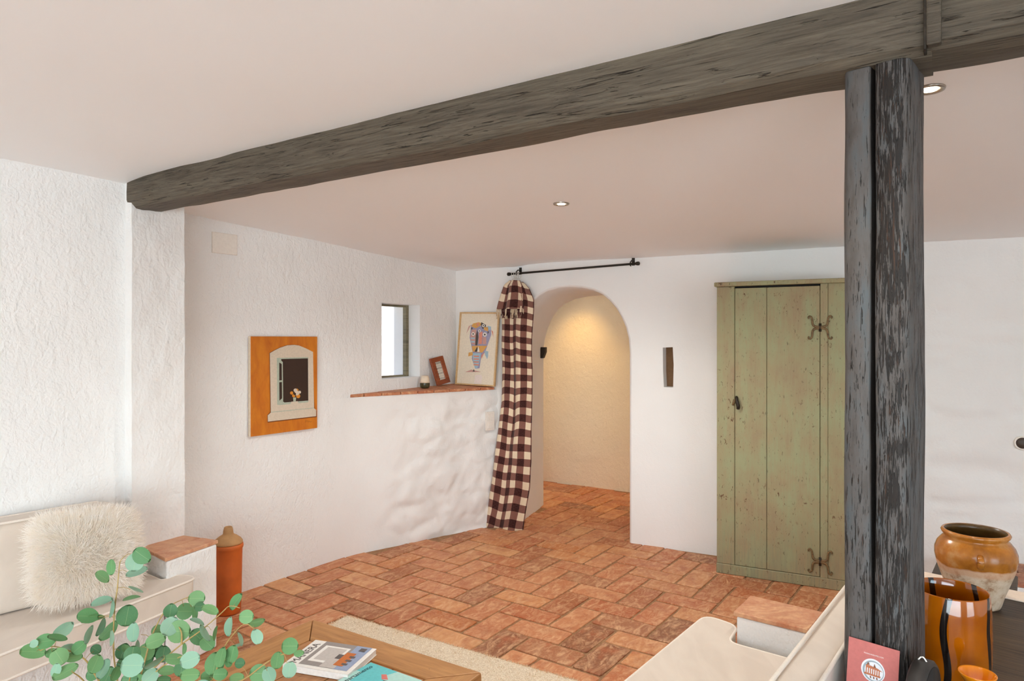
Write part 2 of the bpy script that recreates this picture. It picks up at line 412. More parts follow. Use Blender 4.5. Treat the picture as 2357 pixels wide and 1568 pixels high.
# ceiling
def ceiling():
    vs, fs = [], []; X = [-5+i*.1 for i in range(111)]; Y = [-3.1+i*.1 for i in range(96)]
    X = sorted(set([round(x, 3) for x in X])); ny = len(Y)
    for x in X:
        for y in Y: vs.append((x, y, ceil_z(x, y)+.004*fbm(V((x*1.3, y*1.3, 0)), 2)))
    for i in range(len(X)-1):
        for j in range(ny-1):
            p = V((X[i]+.05, Y[j]+.05))
            if NB.dot(p) > BD+.2 or (p-CORNER).dot(NL) < -.2 and (p-ALC0).dot(NA) < -.2: continue
            fs.append((i*ny+j, i*ny+j+1, (i+1)*ny+j+1, (i+1)*ny+j))
    o = link('ceiling', mesh('ceiling', vs, fs, True), m_ceil); o['kind'] = 'structure'
ceiling()
# the room behind the camera: outer walls with glazed openings
def wall_with_openings(name, p0, p1, openings, z1=2.75):
    d = (p1-p0).normalized(); L = (p1-p0).length; nrm = V((-d.y, d.x)); o = None; cuts = [0]
    root = empty(name); root['kind'] = 'structure'; segs = []
    s = 0
    for a, b, za, zb in openings:
        segs += [(s, a, -.06, z1), (a, b, -.06, za), (a, b, zb, z1)]; s = b
    segs.append((s, L, -.06, z1))
    for a, b, za, zb in segs:
        if b-a < .01 or zb-za < .01: continue
        q = [p0+d*a, p0+d*b, p0+d*b+nrm*.25, p0+d*a+nrm*.25]
        prism('wall_section', q, za, zb, m_wall, root)
    return root
wall_with_openings('wall_front', V((4.9, -2.95)), V((-5.0, -2.95)), [(.75, 2.65, .08, 2.2), (4.15, 8.05, .08, 2.2)])
wall_with_openings('wall_side_left', V((-4.85, -3.1)), V((-4.85, .3)), [])
wall_with_openings('wall_side_right', V((5.0, 3.6)), V((5.0, -3.1)), [])
# sunlit yard wall seen through the little window
pw = [LW(-1.6, 0, -1.25), LW(2.6, 0, -1.25), LW(2.6, 0, -1.4), LW(-1.6, 0, -1.4)]
o = prism('wall_yard', [(p.x, p.y) for p in pw], -.1, 2.9, m_wallrough); o['kind'] = 'structure'; tag(o, 'sunlit white yard wall seen through the small window')

# ------------------------------------------------------------------ floor
floor = link('floor', mesh('floor', [(-6, -3.2, -.0065), (5.6, -3.2, -.0065), (5.6, 9.5, -.0065), (-6, 9.5, -.0065)], [(0, 1, 2, 3)]), m_mortar)
floor['kind'] = 'structure'; tag(floor, 'worn terracotta herringbone floor')
PD, QD = V((.568, .823)), V((.823, -.568)); W_ = .172
ORG = V((.2515, 4.189))
def tile_mesh(long_):
    hx, hy = (W_-.0068, W_/2-.0068) if long_ else (W_/2-.0068, W_-.0068)
    hx += random.uniform(-.002, .0015); hy += random.uniform(-.002, .0015)
    j = lambda k=.0035: random.uniform(-k, k)
    cs = [(-1, -1), (1, -1), (1, 1), (-1, 1)]; vs = []
    mid = []
    for i in range(4):                              # chipped outline: 12 points
        a, b = cs[i], cs[(i+1) % 4]
        for f in (.04, .5, .96): mid.append((hx*(a[0]+(b[0]-a[0])*f)+j(.0022), hy*(a[1]+(b[1]-a[1])*f)+j(.0022)))
    tilt = (random.uniform(-.008, .008), random.uniform(-.008, .008))
    for z, ins in ((-.02, 0), (-.0035, 0), (-.0005, .004)):
        for x, y in mid:
            k = 1-ins/ max(.03, math.hypot(x, y)); vs.append((x*k, y*k, z+(x*tilt[0]+y*tilt[1] if z > -.01 else 0)))
    fs = []
    for r in range(2):
        for i in range(12): k = (i+1) % 12; fs.append((r*12+i, r*12+k, (r+1)*12+k, (r+1)*12+i))
    fs.append(tuple(24+i for i in range(12)))
    return mesh('tile', vs, fs)
TM = {0: [tile_mesh(True) for _ in range(14)], 1: [tile_mesh(False) for _ in range(14)]}
for L_ in TM.values():
    for me in L_: me.materials.append(m_tile)
ang = math.atan2(PD.y, PD.x)
def inside(p):
    db = BD-NB.dot(p); dl = (p-CORNER).dot(NL)
    if db > -.04: 
        lf = (p-A0).dot(LNRM)
        return dl > -.06 and (p.y < 5.0 or lf > -.08)
    s = (p-ARCH_R).dot(EB)
    if db > -TH: return -.08 < s < 1.08+.1*(-db/TH)
    return (p-COR0).dot(V((-DC.y, DC.x))) < .1 and -1.0 < (p-COR0).dot(DC) < 2.4
RUG0, RE1, RE2 = V((-.942, 3.91)), V((.859, -.512)), V((-.512, -.859))
cand = []
for i in range(-60, 60):
    for j in range(-60, 60):
        c = (i-j) % 4
        if c == 0: loc = (i+1.0, j+.5, 0)            # long along PD
        elif c == 2: loc = (i+.5, j+.0, 1)           # long along QD
        else: continue
        p = ORG+PD*(loc[0]*W_)-QD*(loc[1]*W_)
        if p.y < .9 or not inside(p): continue
        u, v_ = CX+F*p.x/p.y, HY+F*EYE/p.y
        r = p-RUG0; a1, a2 = r.dot(RE1), r.dot(RE2)
        under = .2 < a1 < 1.7 and .25 < a2 < 1.3
        seen = -60 < u < 2420 and v_ < 1660 and not under
        if u < -500 or u > 2900: continue
        cand.append((seen, p.y, p, loc[2]))
seen = sorted([c for c in cand if c[0]], key=lambda c: c[1])
print('tiles seen', len(seen), 'of', len(cand))
rest = [c for c in cand if not c[0]]+seen[300:]
for s_, _, p, k in seen[:300]:
    o = bpy.data.objects.new('tile', random.choice(TM[k])); COL.objects.link(o); o.parent = floor
    o.location = (p.x, p.y, random.uniform(-.0012, .0012)); o.rotation_euler = (0, 0, ang+random.gauss(0, .006)+(math.pi if random.random() < .5 else 0))
vs, fs, tint = [], [], []
for s_, _, p, k in rest:
    me = random.choice(TM[k]); i0 = len(vs); ca, sa = math.cos(ang), math.sin(ang)
    for v_ in me.vertices: vs.append((p.x+v_.co.x*ca-v_.co.y*sa, p.y+v_.co.x*sa+v_.co.y*ca, v_.co.z))
    r = random.random()
    for f in me.polygons: fs.append(tuple(i0+i for i in f.vertices))
    tint += [r]*len(me.vertices)
me = mesh('tile_field', vs, fs); at_ = me.attributes.new('tint', 'FLOAT', 'POINT'); at_.data.foreach_set('value', tint)
o = link('tile_field', me, m_tile, floor); o['kind'] = 'stuff'

# ------------------------------------------------------------------ window in the painting wall
win = empty('window_1'); win['kind'] = 'structure'; tag(win, 'small deep-set window with a thin dark metal casement')
m_frame = wood('green_black_frame', C(92, 84, 62), C(134, 124, 96), (1, 1, 12), 6, .5)
m_glass = NT('window_glass').out((1, 1, 1, 1), .02, None, Transmission_Weight=1.0, IOR=1.02, Alpha=.25)
def bar(name, s0, s1, z0, z1, o0, o1, m, parent):
    q = [LW(s0, 0, o0), LW(s1, 0, o0), LW(s1, 0, o1), LW(s0, 0, o1)]
    return prism(name, [(p.x, p.y) for p in q], z0, z1, m, parent, .002, 1)
bar('frame_side', WS0, WS0+.034, WZ0, WZ1, -.162, -.125, m_frame, win)
bar('frame_side', WS1-.034, WS1, WZ0, WZ1, -.162, -.125, m_frame, win)
bar('frame_head', WS0+.034, WS1-.034, WZ1-.016, WZ1, -.185, -.13, m_frame, win)
bar('frame_sill', WS0+.034, WS1-.034, WZ0, WZ0+.014, -.185, -.13, m_frame, win)
bar('pane', WS0+.034, WS1-.034, WZ0+.014, WZ1-.016, -.160, -.156, m_glass, win)
for zz in (1.775, 1.365):
    a, b = LW(WS1+.06, zz+.004, -.60), LW(WS1-.20, zz-.004, -.66)
    tube('shutter_hook', [a, b], .007, m_frame, win, 6)

# ------------------------------------------------------------------ beams and post
m_beam = wood('weathered_beam', C(66, 58, 48), C(106, 97, 83), (1.1, 30, 22), 5, .62, .8, C(42, 33, 26), .345, .006, 3.2, (1.6, 46, 34), Specular_IOR_Level=.35)
BE = V((.842, -.54)); BWD = V((.54, .842)); BF0 = V((-1.874, 3.39))
def beam(name, t0, t1, zb, seed, label, endcap, thick=.172):
    prof = [(0, 2.50), (-.006, 2.40), (-.004, 2.34), (-.002, 2.30), (.002, 2.278), (.022, 2.259), (.05, 2.256), (.085, 2.254), (.12, 2.255),
            (.148, 2.260), (.165, 2.274), (.172, 2.30), (.174, 2.36), (.172, 2.50)]
    prof = [(w_*thick/.172, z+zb) for w_, z in prof]
    N_ = int((t1-t0)/.03); vs, fs = [], []; n = len(prof)
    for i in range(N_+1):
        t_ = t0+(t1-t0)*i/N_
        for k, (w_, z) in enumerate(prof):
            q = V((t_*1.3, w_*7, z*7+seed))
            dw = .012*fbm(q, 3)+.004*noise.noise(V((t_*9, k*1.7, seed))); dz = .010*fbm(q+V((9, 3, 1)), 3)
            if 3 <= k <= 6: dw += .014*noise.noise(V((t_*2.1, 4.4, seed))); dz += .012*noise.noise(V((t_*1.7, 8.4, seed)))
            if k in (0, n-1): dz = 0
            if endcap and t_ < t0+.16 and z < 2.40+zb:
                f = (t0+.16-t_)/.16; dz += .0*f
            p = BF0+BE*t_+BWD*(w_+dw); vs.append((p.x, p.y, z+dz))
    for i in range(N_):
        for k in range(n-1): fs.append((i*n+k, i*n+k+1, (i+1)*n+k+1, (i+1)*n+k))
        fs.append((i*n+n-1, i*n, (i+1)*n, (i+1)*n+n-1))
    fs.append(tuple(range(n))[::-1]); fs.append(tuple(N_*n+k for k in range(n)))
    # move into a frame whose x axis runs along the grain
    Mx = frame((BF0.x, BF0.y, 0), (BE.x, BE.y, 0), (BWD.x, BWD.y, 0), (0, 0, 1)); inv = Mx.inverted()
    me = mesh(name, [inv @ V(v_) for v_ in vs], fs, True); me.set_sharp_from_angle(angle=math.radians(24))
    o = link(name, me, m_beam); o.matrix_world = Mx
    return tag(o, label, 'beam')
b1 = beam('ceiling_beam', -.06, 3.372, 0, 2.3, 'long rough dark wooden ceiling beam from the white pier to the post', True)
b2 = beam('ceiling_beam', 3.371, 6.6, .004, 8.8, 'dark ceiling beam section right of the post, cut off by the frame', False, .18)
m_iron = flat('dark_iron', C(58, 50, 42), .5, .15, 80, .4, Metallic=.6)
box('joint_cleat', (3.362, -.022, 2.27), (3.392, .004, 2.46), m_beam, b2, .004, 2)
box('joint_gap', (3.357, -.019, 2.262), (3.363, .10, 2.46), m_iron, b2, .001, 1)
nail = lathe('beam_nail', [(.004, 0), (.008, .002), (.008, .005), (.004, .009)], flat('pale_nail', C(190, 160, 130), .35, Metallic=.7), None, 12)
p = BF0+BE*3.377+BWD*-.0235; nail.location = (p.x, p.y, 2.385); nail.rotation_euler = V((-BWD.x, -BWD.y, 0)).to_track_quat('Z', 'Y').to_euler()
tag(nail, 'shiny round nail head in the beam joint above the post', 'nail')
# post: smooth strip, open split, weathered strip
t = NT('weathered_post'); co = t.co()
g = t.noise(t.map((20, 20, 1.2)), 9, 5, .7, .3)
ck = t.noise(t.map((60, 60, 4.2)), 3.4, 5, .62, .45)
sx = t.n('ShaderNodeSeparateXYZ', {0: co})
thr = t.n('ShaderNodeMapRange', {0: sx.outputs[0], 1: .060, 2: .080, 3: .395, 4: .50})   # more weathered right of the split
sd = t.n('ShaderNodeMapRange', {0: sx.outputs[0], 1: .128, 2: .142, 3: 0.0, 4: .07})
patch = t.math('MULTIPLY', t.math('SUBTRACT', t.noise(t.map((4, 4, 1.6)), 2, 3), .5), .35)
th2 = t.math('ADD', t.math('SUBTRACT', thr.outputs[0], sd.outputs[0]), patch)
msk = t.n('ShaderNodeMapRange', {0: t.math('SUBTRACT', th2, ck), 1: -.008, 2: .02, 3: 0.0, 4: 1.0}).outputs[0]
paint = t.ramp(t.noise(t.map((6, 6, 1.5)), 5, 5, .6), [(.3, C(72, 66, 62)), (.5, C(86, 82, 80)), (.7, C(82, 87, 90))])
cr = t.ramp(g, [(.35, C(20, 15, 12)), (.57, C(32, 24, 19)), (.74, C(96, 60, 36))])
deep = t.math('MULTIPLY', t.n('ShaderNodeMapRange', {0: sx.outputs[1], 1: .007, 2: .012, 3: 0.0, 4: 1.0}).outputs[0], t.math('MULTIPLY', t.math('GREATER_THAN', sx.outputs[0], .056), t.math('LESS_THAN', sx.outputs[0], .081)))   # raw wood inside the split, coloured near black to stand for its shade
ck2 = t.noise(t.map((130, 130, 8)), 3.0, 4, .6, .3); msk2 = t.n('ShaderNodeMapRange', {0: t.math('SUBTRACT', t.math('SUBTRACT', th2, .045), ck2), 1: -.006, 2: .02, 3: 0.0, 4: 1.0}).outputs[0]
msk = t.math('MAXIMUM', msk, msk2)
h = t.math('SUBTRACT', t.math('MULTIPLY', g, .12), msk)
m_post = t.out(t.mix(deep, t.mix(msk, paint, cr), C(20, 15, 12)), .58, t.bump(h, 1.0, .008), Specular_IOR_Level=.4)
PR = V((.926, 1.595)); PFD, PGD = V((.707, -.707)), V((.707, .707)); PWD = .1457
PL = PR-PFD*PWD
def post():
    prof = [(.0, .012), (.004, .004), (.012, 0), (.030, .001), (.060, .002), (.0625, .005), (.0645, .06), (.0720, .06), (.0742, .005), (.0770, .001),
            (.090, 0), (.105, 0), (.122, .001), (.134, .004), (.142, .012), (.1457, .024), (.1457, .06), (.1445, .10), (.144, .14), (.138, .15), (.07, .152), (.006, .15), (0, .14), (.0, .07)]
    Z = [i*.02 for i in range(115)]; vs, fs = [], []; n = len(prof)
    for z in Z:
        for k, (x, y) in enumerate(prof):
            dx = .0035*fbm(V((k*.31, z*2.2, 4)), 2); dy = .0022*noise.noise(V((k*1.3, z*14, 1)))+.003*fbm(V((x*9, z*2, 8)), 2)
            if k in (6, 7): dx = .0015*noise.noise(V((0, z*4, 3)))
            zz = min(z, 2.262)
            vs.append((x+dx, y+dy, zz))
    for j in range(len(Z)-1):
        for i in range(n): k = (i+1) % n; fs.append((j*n+i, j*n+k, (j+1)*n+k, (j+1)*n+i))
    fs.append(tuple(range(n))[::-1]); fs.append(tuple((len(Z)-1)*n+i for i in range(n)))
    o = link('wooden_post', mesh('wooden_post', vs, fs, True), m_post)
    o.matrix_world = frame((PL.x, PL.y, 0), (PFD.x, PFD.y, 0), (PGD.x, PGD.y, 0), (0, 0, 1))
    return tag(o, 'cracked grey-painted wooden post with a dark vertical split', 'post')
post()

# ------------------------------------------------------------------ downlights
m_steel = flat('brushed_steel', C(170, 158, 146), .3, .05, 200, .1, Metallic=.9)
t = NT('lamp_glow'); m_glow = t.out((1, .9, .7, 1), .5, None, Emission_Color=(1, .82, .55, 1), Emission_Strength=14.0)
def downlight(x, y, z, r, label, energy, tgt=None, col=(1, .80, .56), ang_=80):
    e = empty('recessed_downlight', (x, y, z), label, 'light', 'ceiling downlights')
    lathe('bezel', [(r*.70, .012), (r*.72, -.004), (r*.95, -.006), (r, -.001), (r, .004)], m_steel, e, 32, caps=(0, 0))
    lathe('reflector', [(r*.70, .006), (r*.66, .02), (r*.45, .04)], m_steel, e, 32, caps=(0, 1))
    lathe('bulb', [(.002, -.005), (r*.46, -.0045), (r*.48, .01), (.002, .02)], m_glow, e, 24)
    light('downlight_beam', 'SPOT', (x, y, z-.02), tgt or (x, y, 0), energy, col, spot_size=math.radians(ang_), spot_blend=.7, shadow_soft_size=.03)
downlight(.267, 3.695, ceil_z(.267, 3.695), .044, 'round downlight in the middle of the ceiling, before the arch', 56, None, (1.0, .99, .93), 155)
downlight(1.307, 2.136, ceil_z(1.307, 2.136), .044, 'round downlight half hidden by the top of the post', 16, None, (1, .96, .86), 140)
downlight(.48, 1.22, ceil_z(.48, 1.22), .044, 'unseen round downlight added to brighten the right-hand bench', 10, (.72, 2.0, .5), (1, .90, .74), 72)  # fitting out of view, added to lift the light on the seat
light('corridor_spot', 'SPOT', (.56, 7.05, 2.31), (.66, 7.35, .2), 20, (1, .60, .16), spot_size=math.radians(84), spot_blend=.8, shadow_soft_size=.04)
light('corridor_spot_near', 'SPOT', (2.4, 6.4, 2.3), (1.6, 6.5, 0), 30, (1, .62, .18), spot_size=math.radians(120), spot_blend=.9, shadow_soft_size=.05)

# ------------------------------------------------------------------ cream upholstery, benches
t = NT('cream_linen'); co = t.co()
wv = t.noise(t.map((1, 1, 1)), 420, 2); wr = t.noise(t.map((3, 1, 1)), 5, 3, .5, .6)
m_linen = t.out(t.ramp(wr, [(.3, C(212, 199, 186)), (.7, C(221, 209, 196))]), .95, t.bump(t.math('ADD', t.math('MULTIPLY', wv, .25), wr), .14, .012), Sheen_Weight=.2, Specular_IOR_Level=.15)
m_piping = flat('cream_piping', C(236, 226, 214), .9, .03, 200, .1)
def rounded(pts, r, k=6):
    out = []; n = len(pts); pts = [V((p[0], p[1])) for p in pts]; rs = r if isinstance(r, (list, tuple)) else [r]*n
    for i in range(n):
        p, a, b = pts[i], pts[i-1], pts[(i+1) % n]
        da, db = (a-p), (b-p); la, lb = da.length, db.length; da.normalize(); db.normalize()
        rr = min(rs[i], la*.45, lb*.45); p0, p1 = p+da*rr, p+db*rr
        for j in range(k+1):
            s = j/k; out.append((p0*(1-s)+p*s)*(1-s)+(p*(1-s)+p1*s)*s)
    return out
def block_cushion(name, pts, z0, z1, label, cat='cushion', r=.05, piping=True, dome=.012, parent=None):
    o2 = rounded(pts, r); cx = sum(p.x for p in o2)/len(o2); cy = sum(p.y for p in o2)/len(o2)
    root = empty(name, (cx, cy, z0), label, cat)
    lp = [p-V((cx, cy)) for p in o2]
    cv = prism('cover', lp, 0, z1-z0, m_linen, root, .014, 3, True); wn = cv.modifiers.new('weighted', 'WEIGHTED_NORMAL'); wn.weight = 100
    if piping:
        for zz in (.006, z1-z0-.004): tube('piping', [(p.x, p.y, zz) for p in lp]+[(lp[0].x, lp[0].y, zz)], .006, m_piping, root, 6)
    return root
# left masonry bench in the alcove
bl = empty('masonry_bench', (0, 0, 0), 'whitewashed masonry bench with a brick-topped arm beside the orange urn', 'bench')
prism('bench_base', [(-1.652, 3.25), (-1.862, 3.435), (-1.93, 3.38), (-3.42, 1.62), (-2.30, 1.62)], 0, .34, m_wall, bl, .012, 2)
prism('arm_block', [(-1.648, 3.258), (-1.53, 3.542), (-1.752, 3.645), (-1.868, 3.445)], 0, .535, m_wall, bl, .010, 2)
aq = [V((-1.652, 3.252)), V((-1.527, 3.55)), V((-1.756, 3.645)), V((-1.870, 3.442))]
f0, f1 = (aq[0]+(aq[3]-aq[0])*.48), (aq[1]+(aq[2]-aq[1])*.46)
prism('brick', [aq[0], aq[1], f1, f0], .535, .553, m_arm_tile, bl, .003, 1)
prism('brick', [f0+V((-.004, .003)), f1+V((-.004, .003)), aq[2], aq[3]], .535, .551, m_arm_tile, bl, .003, 1)
block_cushion('seat_cushion', [(-2.20, 1.70), (-1.515, 3.285), (-1.615, 3.325), (-1.665, 3.245), (-1.90, 3.42), (-1.985, 3.355), (-3.36, 1.70)], .342, .452,
              'long cream seat cushion under the shaggy pillow', r=[.05, .07, .03, .02, .03, .03, .05])
def swept_cushion(name, prof, p0, d, nrm, L, label, r_end=.05, m=m_linen, piping_ids=()):
    # cross-section (q, z) swept along d; ends softened
    root = empty(name, (p0.x, p0.y, 0), label, 'cushion'); n = len(prof); vs, fs = [], []
    pr = rounded(prof, .03, 4); n = len(pr); cq = sum(p.x for p in pr)/n; cz = sum(p.y for p in pr)/n
    stations = [(0, .90), (.006, .955), (.02, .985), (.045, 1.0)]+[(.045+(L-.09)*i/14, 1.0+.006*math.sin(i*1.7)) for i in range(1, 14)]+[(L-.045, 1.0), (L-.02, .985), (L-.006, .955), (L, .90)]
    for a, k in stations:
        for p in pr:
            q, z = cq+(p.x-cq)*k, cz+(p.y-cz)*k
            w_ = d*a+nrm*q; vs.append((w_.x, w_.y, z))
    for i in range(len(stations)-1):
        for k in range(n): k2 = (k+1) % n; fs.append((i*n+k, i*n+k2, (i+1)*n+k2, (i+1)*n+k))
    fs.append(tuple(range(n))[::-1]); fs.append(tuple((len(stations)-1)*n+k for k in range(n)))
    link('cover', mesh('cover', vs, fs, True), m, root)
    for q, z in piping_ids:
        path = [d*.02+nrm*(q+(cq-q)*.06)]+[d*(.05+(L-.1)*i/10)+nrm*q for i in range(11)]+[d*(L-.02)+nrm*(q+(cq-q)*.06)]
        tube('piping', [(p.x, p.y, z-(.012 if i in (0, 12) else 0)) for i, p in enumerate(path)], .006, m_piping, root, 6)
    return root
e0 = ALC0+DA*.10
swept_cushion('back_cushion', [(.03, .455), (.27, .455), (.18, .82), (.03, .815)], e0+DA*1.55, V((-DA.x, -DA.y)), NA, 1.55,
              'cream back cushion against the bright alcove wall', piping_ids=((.182, .817), (.036, .812)))
# shaggy pillow
m_fur = fuzzy('ivory_fur', C(255, 252, 248), C(253, 247, 238))
def pillow_pt(u, v_, side, a=.195, b=.172, th=.08):
    x = a*u*(1+.05*abs(v_)**3); y = b*v_*(1+.05*abs(u)**3); x *= 1-.13*abs(v_)**5; y *= 1-.16*abs(u)**5; z = side*th*((1-abs(u)**3.2)*(1-abs(v_)**3.2))**.6
    return V((x, y, z))
pil = empty('shaggy_pillow', (0, 0, 0), 'ivory long-haired sheepskin pillow on the cream bench', 'pillow')
vs, fs = [], []; G = 18
for side in (1, -1):
    for i in range(G+1):
        for j in range(G+1): vs.append(pillow_pt(-1+2*i/G, -1+2*j/G, side))
n1 = (G+1)*(G+1)
for s_, o_ in ((1, 0), (-1, n1)):
    for i in range(G):
        for j in range(G):
            q = (o_+i*(G+1)+j, o_+(i+1)*(G+1)+j, o_+(i+1)*(G+1)+j+1, o_+i*(G+1)+j+1); fs.append(q if s_ > 0 else q[::-1])
link('pillow_core', mesh('pillow_core', vs, fs, True), m_fur, pil)
bases = []
for _ in range(17000):
    u, v_ = random.uniform(-1, 1), random.uniform(-1, 1); side = 1 if random.random() < .72 else -1
    p = pillow_pt(u, v_, side); e = 1e-2
    nn = (pillow_pt(min(1, u+e), v_, side)-p).cross(pillow_pt(u, min(1, v_+e), side)-p)*side
    nn = nn.normalized() if nn.length > 1e-9 else V((0, 0, side))
    sw = .45*V((noise.noise(V((u*1.5, v_*1.5, 1))), noise.noise(V((u*1.5, v_*1.5, 5))), 0))
    nn = (nn*.55+V((u, v_, 0))*.45+sw).normalized(); bases.append((p, nn))
strands('fur', bases, .055, .0011, m_fur, pil, .8, .25, 3)
pc = V((-1.845, 2.955, .665)); zax = V((.70, -.62, .34)).normalized(); xax = V((.648, .762, 0)); xax = (xax-zax*xax.dot(zax)).normalized()
pil.matrix_world = frame(pc, xax, zax.cross(xax), zax) @ Matrix.Rotation(math.radians(-4), 4, 'Z')
# right masonry bench seen from behind
S_, N_ = V((.612, .791)), V((-.791, .612))
def SQ(p, q): w_ = S_*p+N_*q; return (w_.x, w_.y)
br = empty('masonry_bench', (0, 0, 0), 'whitewashed masonry bench with a brick-topped arm before the green cupboard', 'bench')
prism('bench_base', [SQ(.6, .42), SQ(2.80, .42), SQ(2.80, .93), SQ(2.58, 1.02), SQ(.6, 1.02)], 0, .335, m_wall, br, .012, 2)
prism('arm_block', [SQ(2.605, .38), SQ(2.795, .38), SQ(2.795, .925), SQ(2.605, .925)], .33, .532, m_wall, br, .010, 2)
prism('brick', [SQ(2.60, .66), SQ(2.80, .655), SQ(2.802, .936), SQ(2.596, .932)], .534, .552, m_arm_tile, br, .003, 1)
prism('brick', [SQ(2.60, .375), SQ(2.80, .375), SQ(2.80, .648), SQ(2.60, .653)], .534, .552, m_arm_tile, br, .003, 1)
block_cushion('seat_cushion', [SQ(.65, .50), SQ(2.545, .50), SQ(2.545, .935), SQ(2.71, .955), SQ(2.735, 1.10), SQ(.65, 1.10)], .337, .452,
              'cream seat cushion notched around the white brick-topped arm', r=[.04, .02, .045, .05, .06, .05])
swept_cushion('back_cushion', [(.44, .455), (.60, .455), (.50, .795), (.40, .80)], V(SQ(.62, 0)), S_, N_, 1.86,
              'cream back cushion left of the dark post, seen from behind', piping_ids=((.498, .797), (.404, .799)))

# ------------------------------------------------------------------ coffee table
m_oak = wood('honey_oak', C(150, 100, 54), C(190, 138, 84), (1, 9, 9), 5, .45, .18, C(92, 62, 36), .235, .003, 3, (4, 26, 26), Specular_IOR_Level=.4)
m_oak2 = wood('red_oak', C(150, 98, 56), C(184, 130, 82), (1, 9, 9), 5, .45, .18, Specular_IOR_Level=.4)
TA, TX, TY = V((-.839, 2.874)), V((.847, -.531)), V((-.531, -.847)); TL_, TWd = .866, 1.25; TZ = .42
ct = empty('coffee_table', (TA.x, TA.y, 0), 'low wooden coffee table with mitred border boards', 'table', None, math.atan2(TX.y, TX.x))
bo = .142; g = .0012
def plank(name, pts, z0, z1, m, along_y=False):
    # local frame: x along TX, y towards the camera is negative
    o = prism(name, [(p[0], -p[1]) for p in pts][::-1], z0, z1, m, ct, .006, 2)
    return o
def plank_y(name, pts, z0, z1, m):                  # board whose grain runs across: build rotated by 90 degrees
    o = prism(name, [(-p[1], -p[0]) for p in pts], z0, z1, m, ct, .006, 2); o.rotation_euler = (0, 0, math.pi/2)
    me = o.data
    for v_ in me.vertices: v_.co = V((v_.co.x, v_.co.y, v_.co.z))
    return o
plank('border_board', [(g, 0), (TL_-g, 0), (TL_-bo-g, bo), (bo+g, bo)], TZ-.035, TZ, m_oak)
plank('border_board', [(bo+g, TWd-bo), (TL_-bo-g, TWd-bo), (TL_-g, TWd), (g, TWd)], TZ-.035, TZ, m_oak)
plank_y('border_board', [(0, g), (bo, bo+g), (bo, TWd-bo-g), (0, TWd-g)], TZ-.035, TZ, m_oak)
plank_y('border_board', [(TL_, g), (TL_, TWd-g), (TL_-bo, TWd-bo-g), (TL_-bo, bo+g)], TZ-.035, TZ, m_oak)
n = 4
for i in range(n):
    a, b = bo+(TL_-2*bo)*i/n, bo+(TL_-2*bo)*(i+1)/n
    plank_y('centre_board', [(a+g, bo+.002), (b-g, bo+.002), (b-g, TWd-bo-.002), (a+g, TWd-bo-.002)], TZ-.03, TZ-.002, m_oak2)
for lx, ly in ((.04, .04), (TL_-.11, .04), (.04, TWd-.11), (TL_-.11, TWd-.11)):
    box('leg', (lx, -ly-.07, .022), (lx+.07, -ly, TZ-.035), m_oak2, ct, .005)
box('apron', (.11, -.10, TZ-.12), (TL_-.11, -.07, TZ-.035), m_oak2, ct, .003)
box('apron', (.06, -(TWd-.11), TZ-.12), (.09, -.11, TZ-.035), m_oak2, ct, .003)
box('apron', (TL_-.09, -(TWd-.11), TZ-.12), (TL_-.06, -.11, TZ-.035), m_oak2, ct, .003)
# rug
m_rug = fuzzy('wool_rug', C(250, 238, 216), C(238, 218, 190))
t = NT('tufted_wool'); nz = t.noise(t.co(), 160, 4, .7); m_tuft = t.out(t.ramp(nz, [(.35, C(212, 190, 162)), (.62, C(250, 238, 218))]), .95, t.bump(nz, .6, .008), Specular_IOR_Level=.1)
rug = empty('shag_rug', (RUG0.x, RUG0.y, 0), 'cream wool rug under the coffee table', 'rug')
RL, RW = 1.80, 1.65
def RP(a, b): w_ = RE1*a+RE2*b; return V((w_.x, w_.y))
prism('backing', [RP(.01, .01), RP(RL-.01, .01), RP(RL-.01, RW), RP(.01, RW)], .001, .012, m_rug, rug, .003, 1)
NA_, NB_ = 250, 190; vs, fs = [], []
for i in range(NA_+1):
    for j in range(NB_+1):
        a, b = RL*i/NA_, RW*j/NB_; e = min(a, b, RL-a, RW-b); p = RP(a+.004*noise.noise(V((i*.9, j*.9, 3))), b+.004*noise.noise(V((i*.9, j*.9, 7))))
        z = .004+.017*min(1, (e/.02)**.5)+.004*noise.noise(V((a*70, b*70, 1)))+.003*noise.noise(V((a*14, b*14, 4)))
        vs.append((p.x, p.y, max(.002, z if e > 0 else .003)))
for i in range(NA_):
    for j in range(NB_): fs.append((i*(NB_+1)+j, i*(NB_+1)+j+1, (i+1)*(NB_+1)+j+1, (i+1)*(NB_+1)+j)[::-1])
link('tufts', mesh('tufts', vs, fs, True), m_tuft, rug)
bases = []
for _ in range(30000):
    a = random.uniform(0, RL); b = random.random()**1.5*1.25
    p = RP(a, b); edge = .6 if b < .015 else 0
    bases.append((V((p.x, p.y, .014 if b > .015 else .008)), (V((0, 0, 1))+V((-RE2.x, -RE2.y, 0))*edge*.9).normalized()))
strands('pile', bases, .014, .0018, m_rug, rug, .5, .4, 2)
